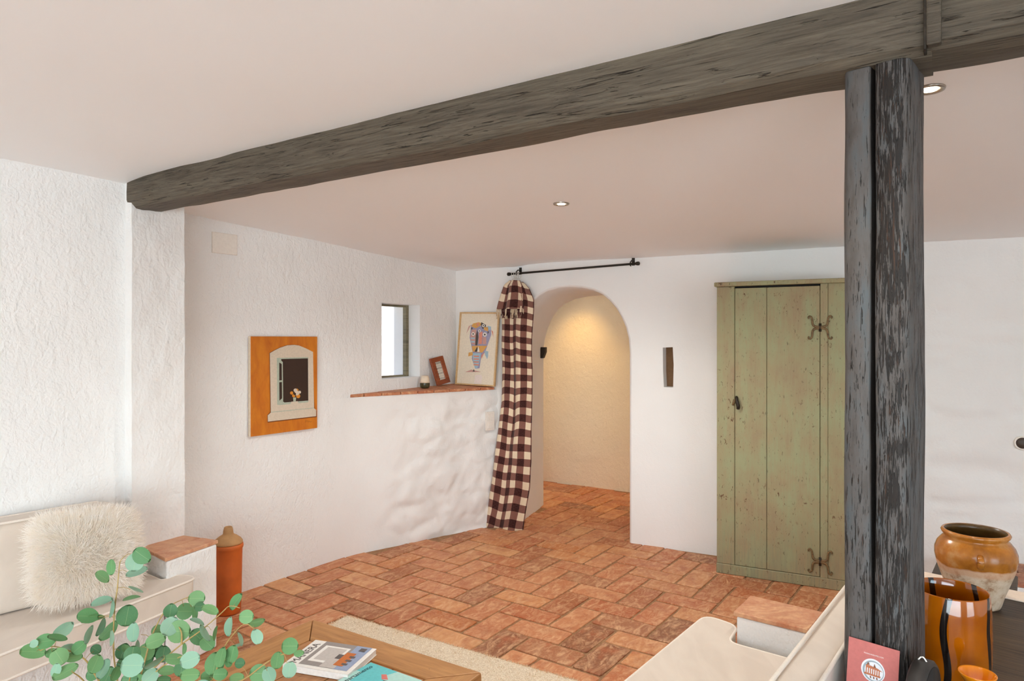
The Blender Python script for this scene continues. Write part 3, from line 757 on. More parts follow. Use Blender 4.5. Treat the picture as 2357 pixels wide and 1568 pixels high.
# magazines
m_paper = flat('magazine_paper', C(236, 232, 226), .5, .02, 100, .05)
def poly_layer(name, shapes, mats, parent, z):        # flat print: polygons with their own inks, stacked a hair apart
    vs, fs, mi = [], [], []; zz = z
    for pts, k in shapes:
        i0 = len(vs); vs += [(p[0], p[1], zz) for p in pts]; fs.append(tuple(range(i0, i0+len(pts)))); mi.append(k); zz += .00012
    me = mesh(name, vs, fs)
    for m in mats: me.materials.append(m)
    me.polygons.foreach_set('material_index', mi)
    for p in me.polygons:
        if p.normal.z < 0: p.flip()
    o = bpy.data.objects.new(name, me); COL.objects.link(o); o.parent = parent; return o
def ink(name, c, rough=.5): return flat(name, c, rough, .04, 90, .02)
i_grey, i_lgrey, i_dgrey, i_blue, i_orange, i_white, i_black = ink('ink_grey', C(150, 142, 138)), ink('ink_light_grey', C(196, 188, 182)), ink('ink_dark_grey', C(96, 88, 86)), ink('ink_blue_grey', C(150, 164, 192)), ink('ink_orange', C(196, 108, 44)), ink('ink_white', C(238, 234, 228)), ink('ink_black', C(34, 30, 30))
i_teal, i_teal2, i_pink, i_brown = ink('ink_teal', C(98, 196, 200)), ink('ink_pale_teal', C(176, 218, 210)), ink('ink_pink', C(214, 120, 110)), ink('ink_brown', C(84, 72, 62))
i_green = ink('ink_dark_green', C(34, 72, 78))
MX, MY = V((.45, .89)), V((-.89, .45))               # reading direction and page-up direction of both covers
def magazine(c0, wd, hg, th, label, mx, my, z):
    # c0: page corner at reading-left/bottom ; x reading direction, y page-up
    e = empty('magazine', (0, 0, 0), label, 'magazine', 'magazines on the coffee table'); e.matrix_world = frame((c0.x, c0.y, z), (mx.x, mx.y, 0), (my.x, my.y, 0), (0, 0, 1))
    box('page_block', (.002, .002, .001), (wd-.002, hg-.002, th-.001), m_paper, e, .0006, 1)
    box('cover', (0, 0, th-.001), (wd, hg, th), i_white, e)
    box('spine', (-.0008, 0, 0), (.0006, hg, th), i_white, e)
    box('back_cover', (0, 0, 0), (wd, hg, .001), i_white, e)
    return e
mA = V((.32, .947)).normalized(); uA = V((-.947, .32)).normalized()
tl = on(727, 1471, TZ+.025); br_ = on(735, 1562, TZ+.025); lf = on(651, 1527, TZ+.025)
w1, h1 = .205, .262
mA = (V((tl.x, tl.y))-V((lf.x, lf.y))).normalized(); uA = V((-mA.y, mA.x))
c0 = V((lf.x, lf.y))-uA*h1
mg = magazine(c0, w1, h1, .022, 'white design magazine with a grey photo cover on the coffee table', mA, uA, TZ)
zt = .0224
poly_layer('cover_photo', [
    ([(.02, .018), (w1, .018), (w1, .212), (.02, .212)], 0), ([(.02, .018), (w1, .018), (w1, .080), (.02, .075)], 1),
    ([(.05, .09), (.175, .09), (.175, .195), (.05, .195)], 2), ([(.065, .10), (.165, .10), (.165, .18), (.065, .18)], 3),
    ([(.022, .07), (.10, .07), (.10, .13), (.022, .13)], 3), ([(.09, .085), (.125, .085), (.125, .11), (.09, .11)], 4),
    ([(.045, .05), (.145, .05), (.145, .088), (.045, .088)], 5), ([(.055, .04), (.068, .04), (.068, .062), (.055, .062)], 4), ([(.082, .04), (.095, .04), (.095, .062), (.082, .062)], 4), ([(.11, .04), (.123, .04), (.123, .062), (.11, .062)], 4),
    ([(.165, .03), (.19, .03), (.19, .055), (.165, .055)], 4)],
    [i_grey, i_blue, i_white, i_lgrey, i_dgrey, i_orange], mg, zt)
text_part('cover_title', 'MANERA', .040, i_dgrey, mg, Matrix.Translation((.018, .222, zt)))
w2, h2 = .17, .24
tr = on(848, 1522, TZ+.014); lf2 = on(768, 1566, TZ+.014)
mB = (V((tr.x, tr.y))-V((lf2.x, lf2.y))).normalized(); uB = V((-mB.y, mB.x))
c0 = V((tr.x, tr.y))-mB*w2-uB*(h2+.012)
mg2 = magazine(c0, w2, h2, .012, 'turquoise magazine with a figure on its cover at the table edge', mB, uB, TZ)
zt = .0124
poly_layer('cover_photo', [
    ([(0, 0), (w2, 0), (w2, h2), (0, h2)], 0), ([(.0, .20), (.10, .215), (.10, .24), (.0, .24)], 1), ([(.07, 0), (w2, 0), (w2, .11), (.12, .13), (.08, .09)], 1),
    ([(.02, .03), (.11, .05), (.10, .11), (.04, .10)], 2), ([(.11, .10), (.135, .13), (.125, .145), (.10, .12)], 3), ([(.0, 0), (.03, 0), (.03, .1), (0, .12)], 3)],
    [i_teal, i_teal2, i_brown, i_pink], mg2, zt)
text_part('cover_title', 'apartamento', .027, i_green, mg2, Matrix.Translation((.012, .208, zt+.0004)))

# ------------------------------------------------------------------ eucalyptus in a vase on the table
pv = V((-1.03, 1.93)); 
plant = empty('eucalyptus_branches', (pv.x, pv.y, TZ), 'leafy green eucalyptus branches in a vase on the coffee table', 'plant')
m_vase = flat('grey_glaze', C(150, 146, 138), .35, .08, 12, .05)
vz = lathe('flower_vase', [(.045, 0), (.062, .01), (.07, .07), (.06, .13), (.038, .165), (.036, .185), (.042, .195), (.036, .193), (.030, .17), (.05, .12), (.06, .06), (.04, .012)], m_vase, None, 40)
vz.location = (pv.x, pv.y, TZ+.0005); tag(vz, 'small grey ceramic vase holding the eucalyptus', 'vase')
m_stem = flat('eucalyptus_stem', C(186, 160, 100), .6, .12, 60, .1)
def leaf_mat(name, c1, c2):
    t = NT(name); oi = t.n('ShaderNodeObjectInfo')
    base = t.mix(oi.outputs['Random'], c1, c2); nz = t.noise(t.co(), 40, 3)
    xs = t.n('ShaderNodeSeparateXYZ', {0: t.co()}); rib = t.ramp(t.math('ABSOLUTE', xs.outputs[0]), [(.0, 1.0), (.035, 0.0)])
    col = t.mix(t.math('MULTIPLY', rib, .35), t.mix(t.ramp(nz, [(.4, 0.0), (.8, .35)]), base, C(160, 190, 140)), C(190, 205, 150))
    return t.out(col, .55, t.bump(nz, .1, .002), Specular_IOR_Level=.3, Subsurface_Weight=.0, Transmission_Weight=.0)
m_leaf = {'g': leaf_mat('leaf_green', C(88, 142, 88), C(116, 160, 106)), 's': leaf_mat('leaf_silver', C(122, 164, 140), C(148, 186, 162)), 'd': leaf_mat('leaf_dark', C(56, 106, 70), C(80, 130, 84))}
def leaf_mesh(tip, fold, cup, k):
    vs, fs = [(0, -1, 0)], []; n = 9
    rows = []
    for i in range(1, n):
        y = -math.cos(math.pi*i/n); wd = math.sqrt(max(0, 1-y*y)); 
        if y > 0: wd *= 1-tip*y*y
        i0 = len(vs); z = cup*y*y
        vs += [(-wd, y, z+fold*wd), (-wd*.5, y, z+fold*wd*.35), (0, y, z), (wd*.5, y, z+fold*wd*.35), (wd, y, z+fold*wd)]; rows.append(i0)
    vs.append((0, 1+tip*.12, cup)); last = len(vs)-1
    for a in range(4): fs.append((0, rows[0]+a+1, rows[0]+a)[::-1])
    for r in range(len(rows)-1):
        for a in range(4): fs.append((rows[r]+a, rows[r]+a+1, rows[r+1]+a+1, rows[r+1]+a))
    for a in range(4): fs.append((last, rows[-1]+a, rows[-1]+a+1)[::-1])
    return mesh('leaf', vs, [f for f in fs], True)
LM = {k: [leaf_mesh(tp, fo, cu, k) for tp, fo, cu in ((.05, .10, .05), (.25, .16, -.08), (.12, -.08, .1))] for k in 'gsd'}
for k, L_ in LM.items():
    for me in L_: me.materials.append(m_leaf[k])
def pp(x, y, dep): return at(x/3.35, 1100+y/3.35, dep)
branches = [
 ([(1000, 1960), (920, 1660), (905, 1540), (880, 1400), (875, 1200), (885, 1000), (905, 850), (915, 740), (930, 640), (990, 585)], 1.93, 1.98),
 ([(1000, 1960), (1060, 1640), (1130, 1530), (1240, 1420), (1400, 1285), (1560, 1170), (1700, 1050), (1770, 990), (1850, 1005)], 1.93, 1.90),
 ([(1000, 1960), (1110, 1640), (1220, 1480), (1390, 1380)], 1.93, 1.72),
 ([(1000, 1960), (1500, 1750), (1870, 1560), (2010, 1460), (2130, 1380), (2260, 1340)], 1.93, 1.82),
 ([(1000, 1960), (850, 1680), (750, 1545), (700, 1460), (640, 1390), (520, 1330), (400, 1300), (310, 1335)], 1.93, 1.78),
 ([(1000, 1960), (1070, 1640), (1120, 1400), (1180, 1200), (1270, 1030), (1340, 970), (1490, 905)], 1.93, 2.03),
 ([(1000, 1960), (1500, 1740), (1640, 1560), (1700, 1380), (1765, 1250), (1880, 1130), (1960, 1165)], 1.93, 1.86),
 ([(1000, 1960), (800, 1740), (640, 1560), (560, 1500)], 1.93, 1.70),
 ([(1000, 1960), (1000, 1640), (1030, 1450)], 1.93, 1.66),
 ([(1400, 1288), (1400, 1200), (1380, 1150)], 1.91, 1.93)]
org = plant.location.copy()
node_pts = []
for pts, d0, d1 in branches:
    L_ = len(pts); P3 = [pp(x, y, d0+(d1-d0)*i/(L_-1)) for i, (x, y) in enumerate(pts)]
    if pts[0] == (1000, 1960): P3[0] = V((pv.x, pv.y, TZ+.10))
    sp = smooth_path(P3, 5); node_pts += [(q, None) for q in sp]
    tube('stem', [q-org for q in sp], [.0030-.0019*i/len(sp) for i in range(len(sp))], m_stem, plant, 6)
leaves = [(1095,600,75,60,30,'d'),(1040,650,66,70,0,'s'),(1055,728,78,32,-15,'s'),(860,690,32,60,-8,'g'),(790,765,62,38,25,'g'),(1045,865,60,12,25,'s'),(1015,930,62,16,-25,'g'),(785,955,75,32,-8,'s'),(862,1010,14,70,3,'s'),(980,1063,76,80,0,'d'),(680,1068,78,56,0,'g'),(715,1088,80,25,-15,'g'),(775,1150,24,70,15,'s'),(685,1210,24,70,-5,'s'),(838,1180,85,40,-50,'g'),(1030,1190,44,72,-5,'s'),(490,1170,75,48,-40,'s'),(350,1262,70,56,-10,'g'),(440,1238,72,26,0,'g'),(255,1340,90,56,0,'g'),(262,1280,30,30,0,'s'),(400,1355,45,36,-10,'g'),(455,1380,66,68,-40,'g'),(550,1325,76,38,10,'s'),(610,1310,50,55,40,'g'),(570,1385,60,38,0,'g'),(505,1500,92,46,-35,'g'),(430,1485,35,50,0,'s'),(740,1325,40,38,30,'d'),(735,1435,55,70,15,'g'),(800,1475,40,75,25,'s'),(715,1520,48,45,0,'d'),(860,1235,16,60,0,'s'),(1315,1025,52,54,0,'d'),(1425,1030,64,62,0,'g'),(1517,930,62,58,0,'g'),(1540,995,40,35,0,'d'),(1620,1018,70,34,30,'g'),(1500,1045,22,62,-20,'g'),(1310,1145,66,74,25,'s'),(1380,1185,85,84,0,'g'),(1520,1110,58,18,10,'s'),(1530,1230,75,60,40,'d'),(1580,1195,24,75,-25,'s'),(1600,1275,62,55,40,'g'),(1200,1258,74,56,-20,'g'),(1215,1180,45,45,0,'g'),(1022,1447,84,84,0,'s'),(1125,1345,64,66,0,'g'),(985,1340,28,70,-50,'g'),(1050,1310,18,55,0,'s'),(955,1430,44,62,0,'d'),(1185,1425,75,22,-30,'s'),(1465,1405,72,62,-20,'s'),(1345,1395,72,42,-10,'g'),(1465,1520,72,50,0,'g'),(1420,1320,16,45,-10,'g'),(1660,1200,14,55,5,'g'),(1655,1435,72,85,0,'g'),(1705,1385,40,75,0,'g'),(1790,1360,50,65,10,'g'),(1850,1430,38,38,0,'d'),(1765,1420,30,40,0,'g'),(1820,955,36,68,40,'g'),(1768,1148,30,72,5,'s'),(1900,1072,56,52,0,'g'),(1980,1112,62,30,-10,'g'),(1980,1225,44,60,-15,'s'),(1850,1245,16,55,-15,'s'),(1830,1297,40,12,-10,'s'),(2235,1298,65,62,0,'g'),(2137,1408,50,62,0,'g'),(2305,1352,40,26,0,'g'),(2232,1482,54,60,0,'s'),(1995,1510,70,68,0,'g'),(2075,1520,52,62,-30,'s'),(1700,1515,55,45,0,'g'),(1600,1530,50,40,0,'g'),(1825,1540,55,30,0,'g'),(1160,1530,55,65,40,'s'),(1285,1490,62,36,0,'g'),(1265,1555,50,30,0,'d'),(830,1530,50,70,10,'d'),(890,1510,35,55,20,'g'),(1000,1560,60,55,0,'d'),(1100,1490,62,55,10,'d'),(1260,1360,55,60,0,'d'),(1210,1330,55,50,0,'d'),(1060,1570,60,50,0,'g'),(1400,1470,55,60,0,'d'),(1180,1640,80,60,20,'d'),(960,1660,75,60,-10,'g'),(700,1620,70,50,0,'g'),(1350,1640,75,60,0,'g'),(1560,1620,70,55,0,'s'),(1120,1400,60,50,0,'d'),(950,1340,55,60,10,'d'),(1020,1360,60,62,0,'d')]
for (x, y, rx, ry, an, k) in leaves:
    # each leaf hangs at the distance of the nearest twig
    best = min(node_pts, key=lambda q: (CX+F*q[0].x/q[0].y-x/3.35)**2+(HY+F*(EYE-q[0].z)/q[0].y-(1100+y/3.35))**2)[0]
    dep = best.y+random.uniform(-.035, .035)+(.05 if k == 'd' and y > 1300 else 0)
    c = pp(x, y, dep); sc = dep/F/3.35
    ra, rb = rx*sc, ry*sc; big = max(ra, rb); small = min(ra, rb)
    # real leaves are 4-5 cm across: narrow outlines are round leaves turned away
    true_w = max(small, big*random.uniform(.78, .92)); turn = math.acos(max(.12, min(1, small/true_w)))*random.choice((-1, 1))
    o = bpy.data.objects.new('leaf', random.choice(LM[k])); COL.objects.link(o); o.parent = plant
    view = V((0, 0, EYE))-c; view.normalize(); r_ = V((1, 0, 0)); r_ = (r_-view*r_.dot(view)).normalized(); up = view.cross(r_)
    a = math.radians(-an)
    major = (r_*math.cos(a)+up*math.sin(a)) if rx >= ry else (-r_*math.sin(a)+up*math.cos(a))
    minor = view.cross(major).normalized(); R_ = frame(c-org, minor, major, minor.cross(major))
    if R_.col[2].to_3d().dot(view) < 0: R_ = R_ @ Matrix.Rotation(math.pi, 4, 'Y')
    o.matrix_local = R_ @ Matrix.Rotation(turn, 4, 'Y') @ Matrix.Rotation(random.uniform(-.25, .25), 4, 'X') @ Matrix.Diagonal((true_w, big, true_w, 1))
    # short leaf stalk to the twig
    if (best-c).length < .12 and random.random() < .75:
        basep = c+(best-c).normalized()*min(big*.9, (best-c).length*.8)
        tube('leaf_stalk', [basep-org, (basep+best)/2-org+V((0, 0, .004)), best-org], .0008, m_stem, plant, 4)

# ------------------------------------------------------------------ terracotta urn by the bench arm
up_ = on(530, 1413, 0)
m_urn = flat('orange_terracotta', C(206, 104, 38), .6, .12, 7, .08); m_lid = flat('tan_clay', C(190, 146, 98), .8, .1, 14, .1)
urn = empty('lidded_urn', (up_.x-.02, up_.y+.02, 0), 'tall orange terracotta urn with a tan funnel lid', 'urn')
lathe('body', [(.05, 0), (.066, .002), (.070, .01), (.073, .12), (.076, .28), (.078, .372), (.082, .378), (.084, .39), (.082, .402), (.077, .404), (.074, .398), (.070, .30), (.06, .02)], m_urn, urn, 56)
lathe('lid', [(.074, .402), (.080, .406), (.080, .416), (.070, .430), (.050, .446), (.032, .456), (.029, .462), (.027, .480), (.023, .497), (.020, .501), (.016, .499), (.018, .48), (.016, .455)], m_lid, urn, 56)

# ------------------------------------------------------------------ things on the painting wall
pt = empty('painting', (0, 0, 0), 'orange canvas of a white arched window with a flower vase', 'painting')
pt.matrix_world = frame(LW(2.086, .978, .012), (-DL.x, -DL.y, 0), (0, 0, 1), (NL.x, NL.y, 0))
PW, PH = .526, .637
t = NT('orange_canvas'); nz = t.noise(t.map((3, 1, 1)), 6, 4, .6, .4)
m_canvas = t.out(t.ramp(nz, [(.3, C(186, 98, 12)), (.55, C(206, 120, 20)), (.75, C(214, 132, 26))]), .6, t.bump(t.noise(t.co(), 300, 2), .08, .002))
box('canvas', (0, 0, -.004), (PW, PH, .018), m_canvas, pt, .0015, 1)
box('canvas_edge', (-.0015, 0, -.005), (.0, PH, .0165), flat('raw_canvas', C(226, 208, 184), .9), pt)
def pq(x, y):                                         # position on the canvas read off the photo crop
    f = (x-343)/(1063-343); top = 270+(262-270)*f; bot = 1360+(1256-1360)*f
    return (f*PW, PH*(1-(y-top)/(bot-top)))
i_cream, i_shadow, i_dkbrown, i_paleg, i_yel = ink('paint_cream', C(214, 200, 180), .6), ink('paint_shadow', C(120, 62, 14), .6), ink('paint_dark_brown', C(52, 32, 20), .5), ink('paint_pale_green', C(176, 186, 168), .6), ink('paint_yellow', C(214, 140, 40), .6)
shp = []
arch = [(536, 450), (575, 425), (640, 390), (720, 362), (795, 356), (850, 362), (930, 392), (1012, 430)]
shp.append(([pq(x, y) for x, y in [(x-6, y-3) for x, y in arch]+[(1030, 1050), (1058, 1068), (1056, 1138), (512, 1206), (508, 1126), (538, 1090)]], 1))
shp.append(([pq(x, y) for x, y in arch+[(1024, 1042), (1050, 1060), (1048, 1128), (516, 1194), (514, 1126), (546, 1096)]], 0))
shp.append(([pq(x, y) for x, y in [(608, 500), (955, 486), (958, 978), (635, 1014), (612, 1010)]], 3))
shp.append(([pq(x, y) for x, y in [(655, 512), (952, 500), (956, 960), (690, 985), (660, 960)]], 2))
shp.append(([pq(x, y) for x, y in [(628, 500), (672, 545), (676, 965), (636, 1012)]], 3))
shp.append(([pq(x, y) for x, y in [(634, 550), (660, 565), (662, 742), (634, 745)]], 2))
shp.append(([pq(x, y) for x, y in [(634, 765), (662, 762), (664, 940), (636, 965)]], 2))
shp.append(([pq(x, y) for x, y in [(546, 1088), (1022, 1036), (1024, 1042), (546, 1096)]], 3))
shp.append(([pq(x, y) for x, y in [(755, 1000), (765, 975), (835, 968), (845, 990)]], 0))
shp.append(([pq(x, y) for x, y in [(783, 930), (818, 928), (812, 975), (788, 978)]], 3))
def disc(x, y, r, n=10): return [(x+r*math.cos(2*math.pi*i/n), y+r*math.sin(2*math.pi*i/n)) for i in range(n)]
for x, y, r, k in ((768, 880, 18, 4), (790, 910, 18, 4), (824, 850, 20, 4), (840, 912, 24, 4), (826, 880, 26, 0), (856, 870, 16, 0), (808, 850, 20, 0), (802, 890, 14, 2)):
    shp.append(([pq(a, b) for a, b in disc(x, y, r)], k))
poly_layer('painted_window', shp, [i_cream, i_shadow, i_dkbrown, i_paleg, i_yel], pt, .0182)
sig = [pq(920, 1200), pq(930, 1170), pq(940, 1195), pq(950, 1175), pq(960, 1195), pq(972, 1182), pq(985, 1195), pq(998, 1182)]
tube('signature', [(a, b, .0185) for a, b in sig], .0007, i_black, pt, 4)
# access cover and switch
ac = empty('access_cover', (0, 0, 0), 'small flush white cover plate high on the wall near the beam', 'cover plate')
ac.matrix_world = frame(LW(2.334, 2.122, .004), (-DL.x, -DL.y, 0), (0, 0, 1), (NL.x, NL.y, 0))
m_plate = flat('white_plate', C(238, 232, 224), .7, .02, 60, .08)
box('plate', (.0025, .0025, -.004), (.1675, .1255, .003), m_plate, ac, .001, 1)
box('surround', (0, 0, -.004), (.170, .128, .0015), flat('plate_gap', C(226, 216, 206), .8), ac, .0005, 1)
sw = empty('light_switch', (0, 0, 0), 'white double light switch beside the checked curtain', 'switch')
p_ = A0+LE*1.245; 
sw.matrix_world = frame(LG(1.235, .823, .022), (LE.x, LE.y, 0), (0, 0, 1), (LNRM.x, LNRM.y, 0))
box('plate', (0, 0, -.012), (.085, .156, .006), m_plate, sw, .002, 2)
box('rocker', (.016, .084, .004), (.069, .140, .010), m_plate, sw, .002, 2); box('rocker', (.016, .016, .004), (.069, .072, .010), m_plate, sw, .002, 2)

# ------------------------------------------------------------------ things on the ledge
m_cream = flat('cream_glaze', C(232, 214, 190), .5, .04, 30, .05); m_olive = flat('olive_glaze', C(72, 68, 44), .25, .15, 40, .05)
cp = at(978, 892, 5.60)
cup = empty('ceramic_tumbler', (cp.x, cp.y, 1.197), 'small two-tone cream and olive tumbler under the window', 'cup')
lathe('glazed_base', [(.028, 0), (.036, .003), (.040, .018), (.0405, .038), (.0400, .042)], m_olive, cup, 40)
lathe('upper_wall', [(.0400, .042), (.0385, .055), (.034, .080), (.029, .099), (.027, .100), (.026, .097), (.031, .07), (.036, .045)], m_cream, cup, 40)
# small wooden frame with a patterned tile, leaning on the painting wall
fr = empty('tile_frame', (0, 0, 0), 'small red-brown wooden frame with a black and white patterned tile', 'frame')
fx = V((-DL.x, -DL.y, 0)); fy = (V((0, 0, 1))*.968-V((NL.x, NL.y, 0))*.25).normalized(); fy = (fy-fx*.14).normalized(); fx2 = (fx-fy*fx.dot(fy)).normalized(); fz = fx2.cross(fy)
fo = LW(.350, 1.202, .075); fr.matrix_world = frame(fo, fx2, fy, fz)
m_redwood = wood('red_frame_wood', C(116, 50, 20), C(156, 76, 34), (1, 8, 8), 9, .4, .15)
FW, FH = .172, .236
for nm, lo, hi in (('frame_rail', (0, 0, 0), (FW, .040, .018)), ('frame_rail', (0, FH-.040, 0), (FW, FH, .018)), ('frame_stile', (0, .040, 0), (.048, FH-.040, .018)), ('frame_stile', (FW-.048, .040, 0), (FW, FH-.040, .018))):
    box(nm, lo, hi, m_redwood, fr, .002, 1)
box('patterned_tile', (.046, .038, .001), (FW-.046, FH-.038, .011), ink('tile_white', C(228, 222, 208), .3), fr)
shp = []
for r in range(7):
    for c in range(4):
        x0 = .050+c*.0185; y0 = .044+r*.022
        if r % 2 == 0: shp.append(([(x0, y0), (x0+.006, y0), (x0+.014, y0+.015), (x0+.008, y0+.015)], 0))
        else: shp.append(([(x0+.004, y0+.003), (x0+.012, y0+.003), (x0+.012, y0+.009), (x0+.004, y0+.009)], 1))
poly_layer('tile_pattern', shp, [ink('tile_black', C(48, 42, 40), .3), ink('tile_grey', C(176, 172, 164), .3)], fr, .0113)
# framed print leaning on the back wall
pr_ = empty('framed_print', (0, 0, 0), 'pale wood framed print of a colourful fish figure leaning beside the curtain', 'picture')
fx = V((-EB.x, -EB.y, 0)); nr = V((-NB.x, -NB.y, 0)); FWp, FHp = .392, .635
fy = (V((0, 0, 1))*.995-nr*.095+fx*.022).normalized(); fx2 = (fx-fy*fx.dot(fy)).normalized(); fz = fx2.cross(fy)
pr_.matrix_world = frame(BW(1.535, 1.201, .078), fx2, fy, fz)
m_pale = wood('pale_ash', C(196, 158, 108), C(220, 186, 138), (8, 8, 1), 9, .5, .1)
for nm, lo, hi in (('frame_rail', (0, 0, 0), (FWp, .012, .022)), ('frame_rail', (0, FHp-.012, 0), (FWp, FHp, .022)), ('frame_stile', (0, .012, 0), (.012, FHp-.012, .022)), ('frame_stile', (FWp-.012, .012, 0), (FWp, FHp-.012, .022))):
    box(nm, lo, hi, m_pale, pr_, .001, 1)
box('mount', (.010, .010, .002), (FWp-.010, FHp-.010, .008), ink('mount_cream', C(236, 226, 206), .6), pr_)
def rq(x, y):
    left = 530-(y-290)*60/1030.; return ((x-left)/575.*FWp, FHp*(1-(y-290)/1035.))
i_lil, i_or2, i_dk2, i_pk2, i_bl2, i_sal = ink('print_lilac', C(160, 158, 188)), ink('print_orange', C(222, 168, 92)), ink('print_charcoal', C(84, 76, 70)), ink('print_pink', C(206, 160, 150)), ink('print_blue', C(166, 196, 212)), ink('print_salmon', C(224, 148, 126))
S2 = [([(690,470),(980,500),(985,600),(900,850),(840,930),(820,1080),(760,1090),(705,950),(715,850),(670,650)],0),([(690,490),(720,450),(800,430),(835,440),(830,480),(760,520)],1),([(775,445),(805,440),(800,490),(770,480)],5),([(840,430),(910,470),(900,500),(860,525),(830,470)],2),([(930,480),(980,490),(975,540),(945,540)],4),([(655,490),(690,470),(660,530),(620,600)],3),([(985,540),(1010,560),(1015,640)],5),([(700,540),(770,530),(760,760),(700,740),(680,640)],3),([(690,510),(720,508),(700,545)],2),([(785,540),(800,640),(785,760),(755,760),(760,620)],2),([(810,580),(860,560),(850,740),(800,740)],5),([(860,640),(915,640),(915,740),(860,740)],3),([(880,500),(940,500),(940,560),(880,540)],1),([(930,560),(955,560),(935,600)],2),([(705,770),(930,760),(860,860),(720,850)],1),([(745,850),(785,775),(800,850)],2),([(785,850),(800,770),(820,850)],6),([(655,920),(660,865),(720,855),(720,900)],1),([(890,830),(945,840),(945,900),(930,950),(900,890)],4),([(720,870),(840,870),(820,1000),(790,1080),(755,1085),(725,980)],4),([(845,900),(890,850),(850,950)],5),([(610,1145),(700,1105),(850,1130),(770,1135)],3),([(720,1130),(740,1095),(755,1130)],2)]
for yy in (905, 945, 985, 1025): S2.append(([(735, yy), (815, yy), (810, yy+18), (735, yy+18)], 5))
for yy in (650, 700): S2.append(([(690, yy), (750, yy), (750, yy+22), (690, yy+22)], 4))
for x, y, r in ((872, 480, 22), (725, 600, 26), (818, 555, 20), (895, 605, 30)):
    S2.append((disc(x, y, r, 12), 6)); S2.append((disc(x, y, r*.45, 10), 2))
S2.append(([(760, 1180), (850, 1170), (865, 1200), (850, 1300), (745, 1300)], 7))
poly_layer('printed_figure', [([rq(a, b) for a, b in pts], k) for pts, k in S2], [i_lil, i_or2, i_dk2, i_pk2, i_bl2, i_sal, i_white, ink('print_paper_pink', C(238, 226, 218))], pr_, .0082)

# ------------------------------------------------------------------ curtain rod and checked curtain
rod = empty('curtain_rod', (0, 0, 0), 'thin black curtain rod above the arch', 'curtain rod')
ra, rb = BW(1.002, 2.144, .075), BW(-.075, 2.178, .075)
m_blk = flat('black_metal', C(46, 40, 32), .45, .1, 80, .1, Metallic=.5)
tube('bar', [ra, rb], .0085, m_blk, rod, 10)
dr = (rb-ra).normalized()
for p, sgn in ((ra, -1), (rb, 1)):
    tube('finial', [p-dr*sgn*.004, p+dr*sgn*.012, p+dr*sgn*.026, p+dr*sgn*.032], [.010, .015, .015, .008], m_blk, rod, 10)
for s_, zz in ((.945, 2.147), (-.035, 2.177)):
    tube('bracket', [BW(s_, zz+.03, .0), BW(s_, zz+.03, .05), BW(s_, zz+.012, .085), BW(s_, zz-.012, .085), BW(s_, zz-.014, .07)], .005, m_blk, rod, 6)
    box('bracket_plate', (-.012, -.03, 0), (.012, .03, .004), m_blk, rod, .001, 1).matrix_local = frame(BW(s_, zz+.025, .002), (EB.x, EB.y, 0), (0, 0, 1), (-NB.x, -NB.y, 0))
t = NT('burgundy_gingham'); uv = t.co('UV'); sp = t.n('ShaderNodeSeparateXYZ', {0: uv})
def stripe(s): return t.math('GREATER_THAN', t.math('FRACT', t.math('DIVIDE', s, .103)), .5)
su, sv = stripe(sp.outputs[0]), stripe(sp.outputs[1])
fine = t.math('MULTIPLY', t.math('ADD', t.math('SINE', t.math('MULTIPLY', sp.outputs[0], 1100)), t.math('SINE', t.math('MULTIPLY', sp.outputs[1], 1100))), .04)
colr = t.mix(su, t.mix(sv, C(230, 212, 184), C(128, 86, 76)), t.mix(sv, C(128, 86, 76), C(50, 6, 13)))
slub = t.noise(t.map((60, 700, 1), vec=uv), 1, 3)
m_ging = t.out(t.mix(t.ramp(slub, [(.4, 0.0), (.7, .10)]), colr, C(206, 184, 160)), .92, t.bump(fine, .2, .001), Sheen_Weight=.2, Specular_IOR_Level=.1)
cur = empty('checked_curtain', (0, 0, 0), 'burgundy and cream gingham curtain drawn to the left of the arch', 'curtain')
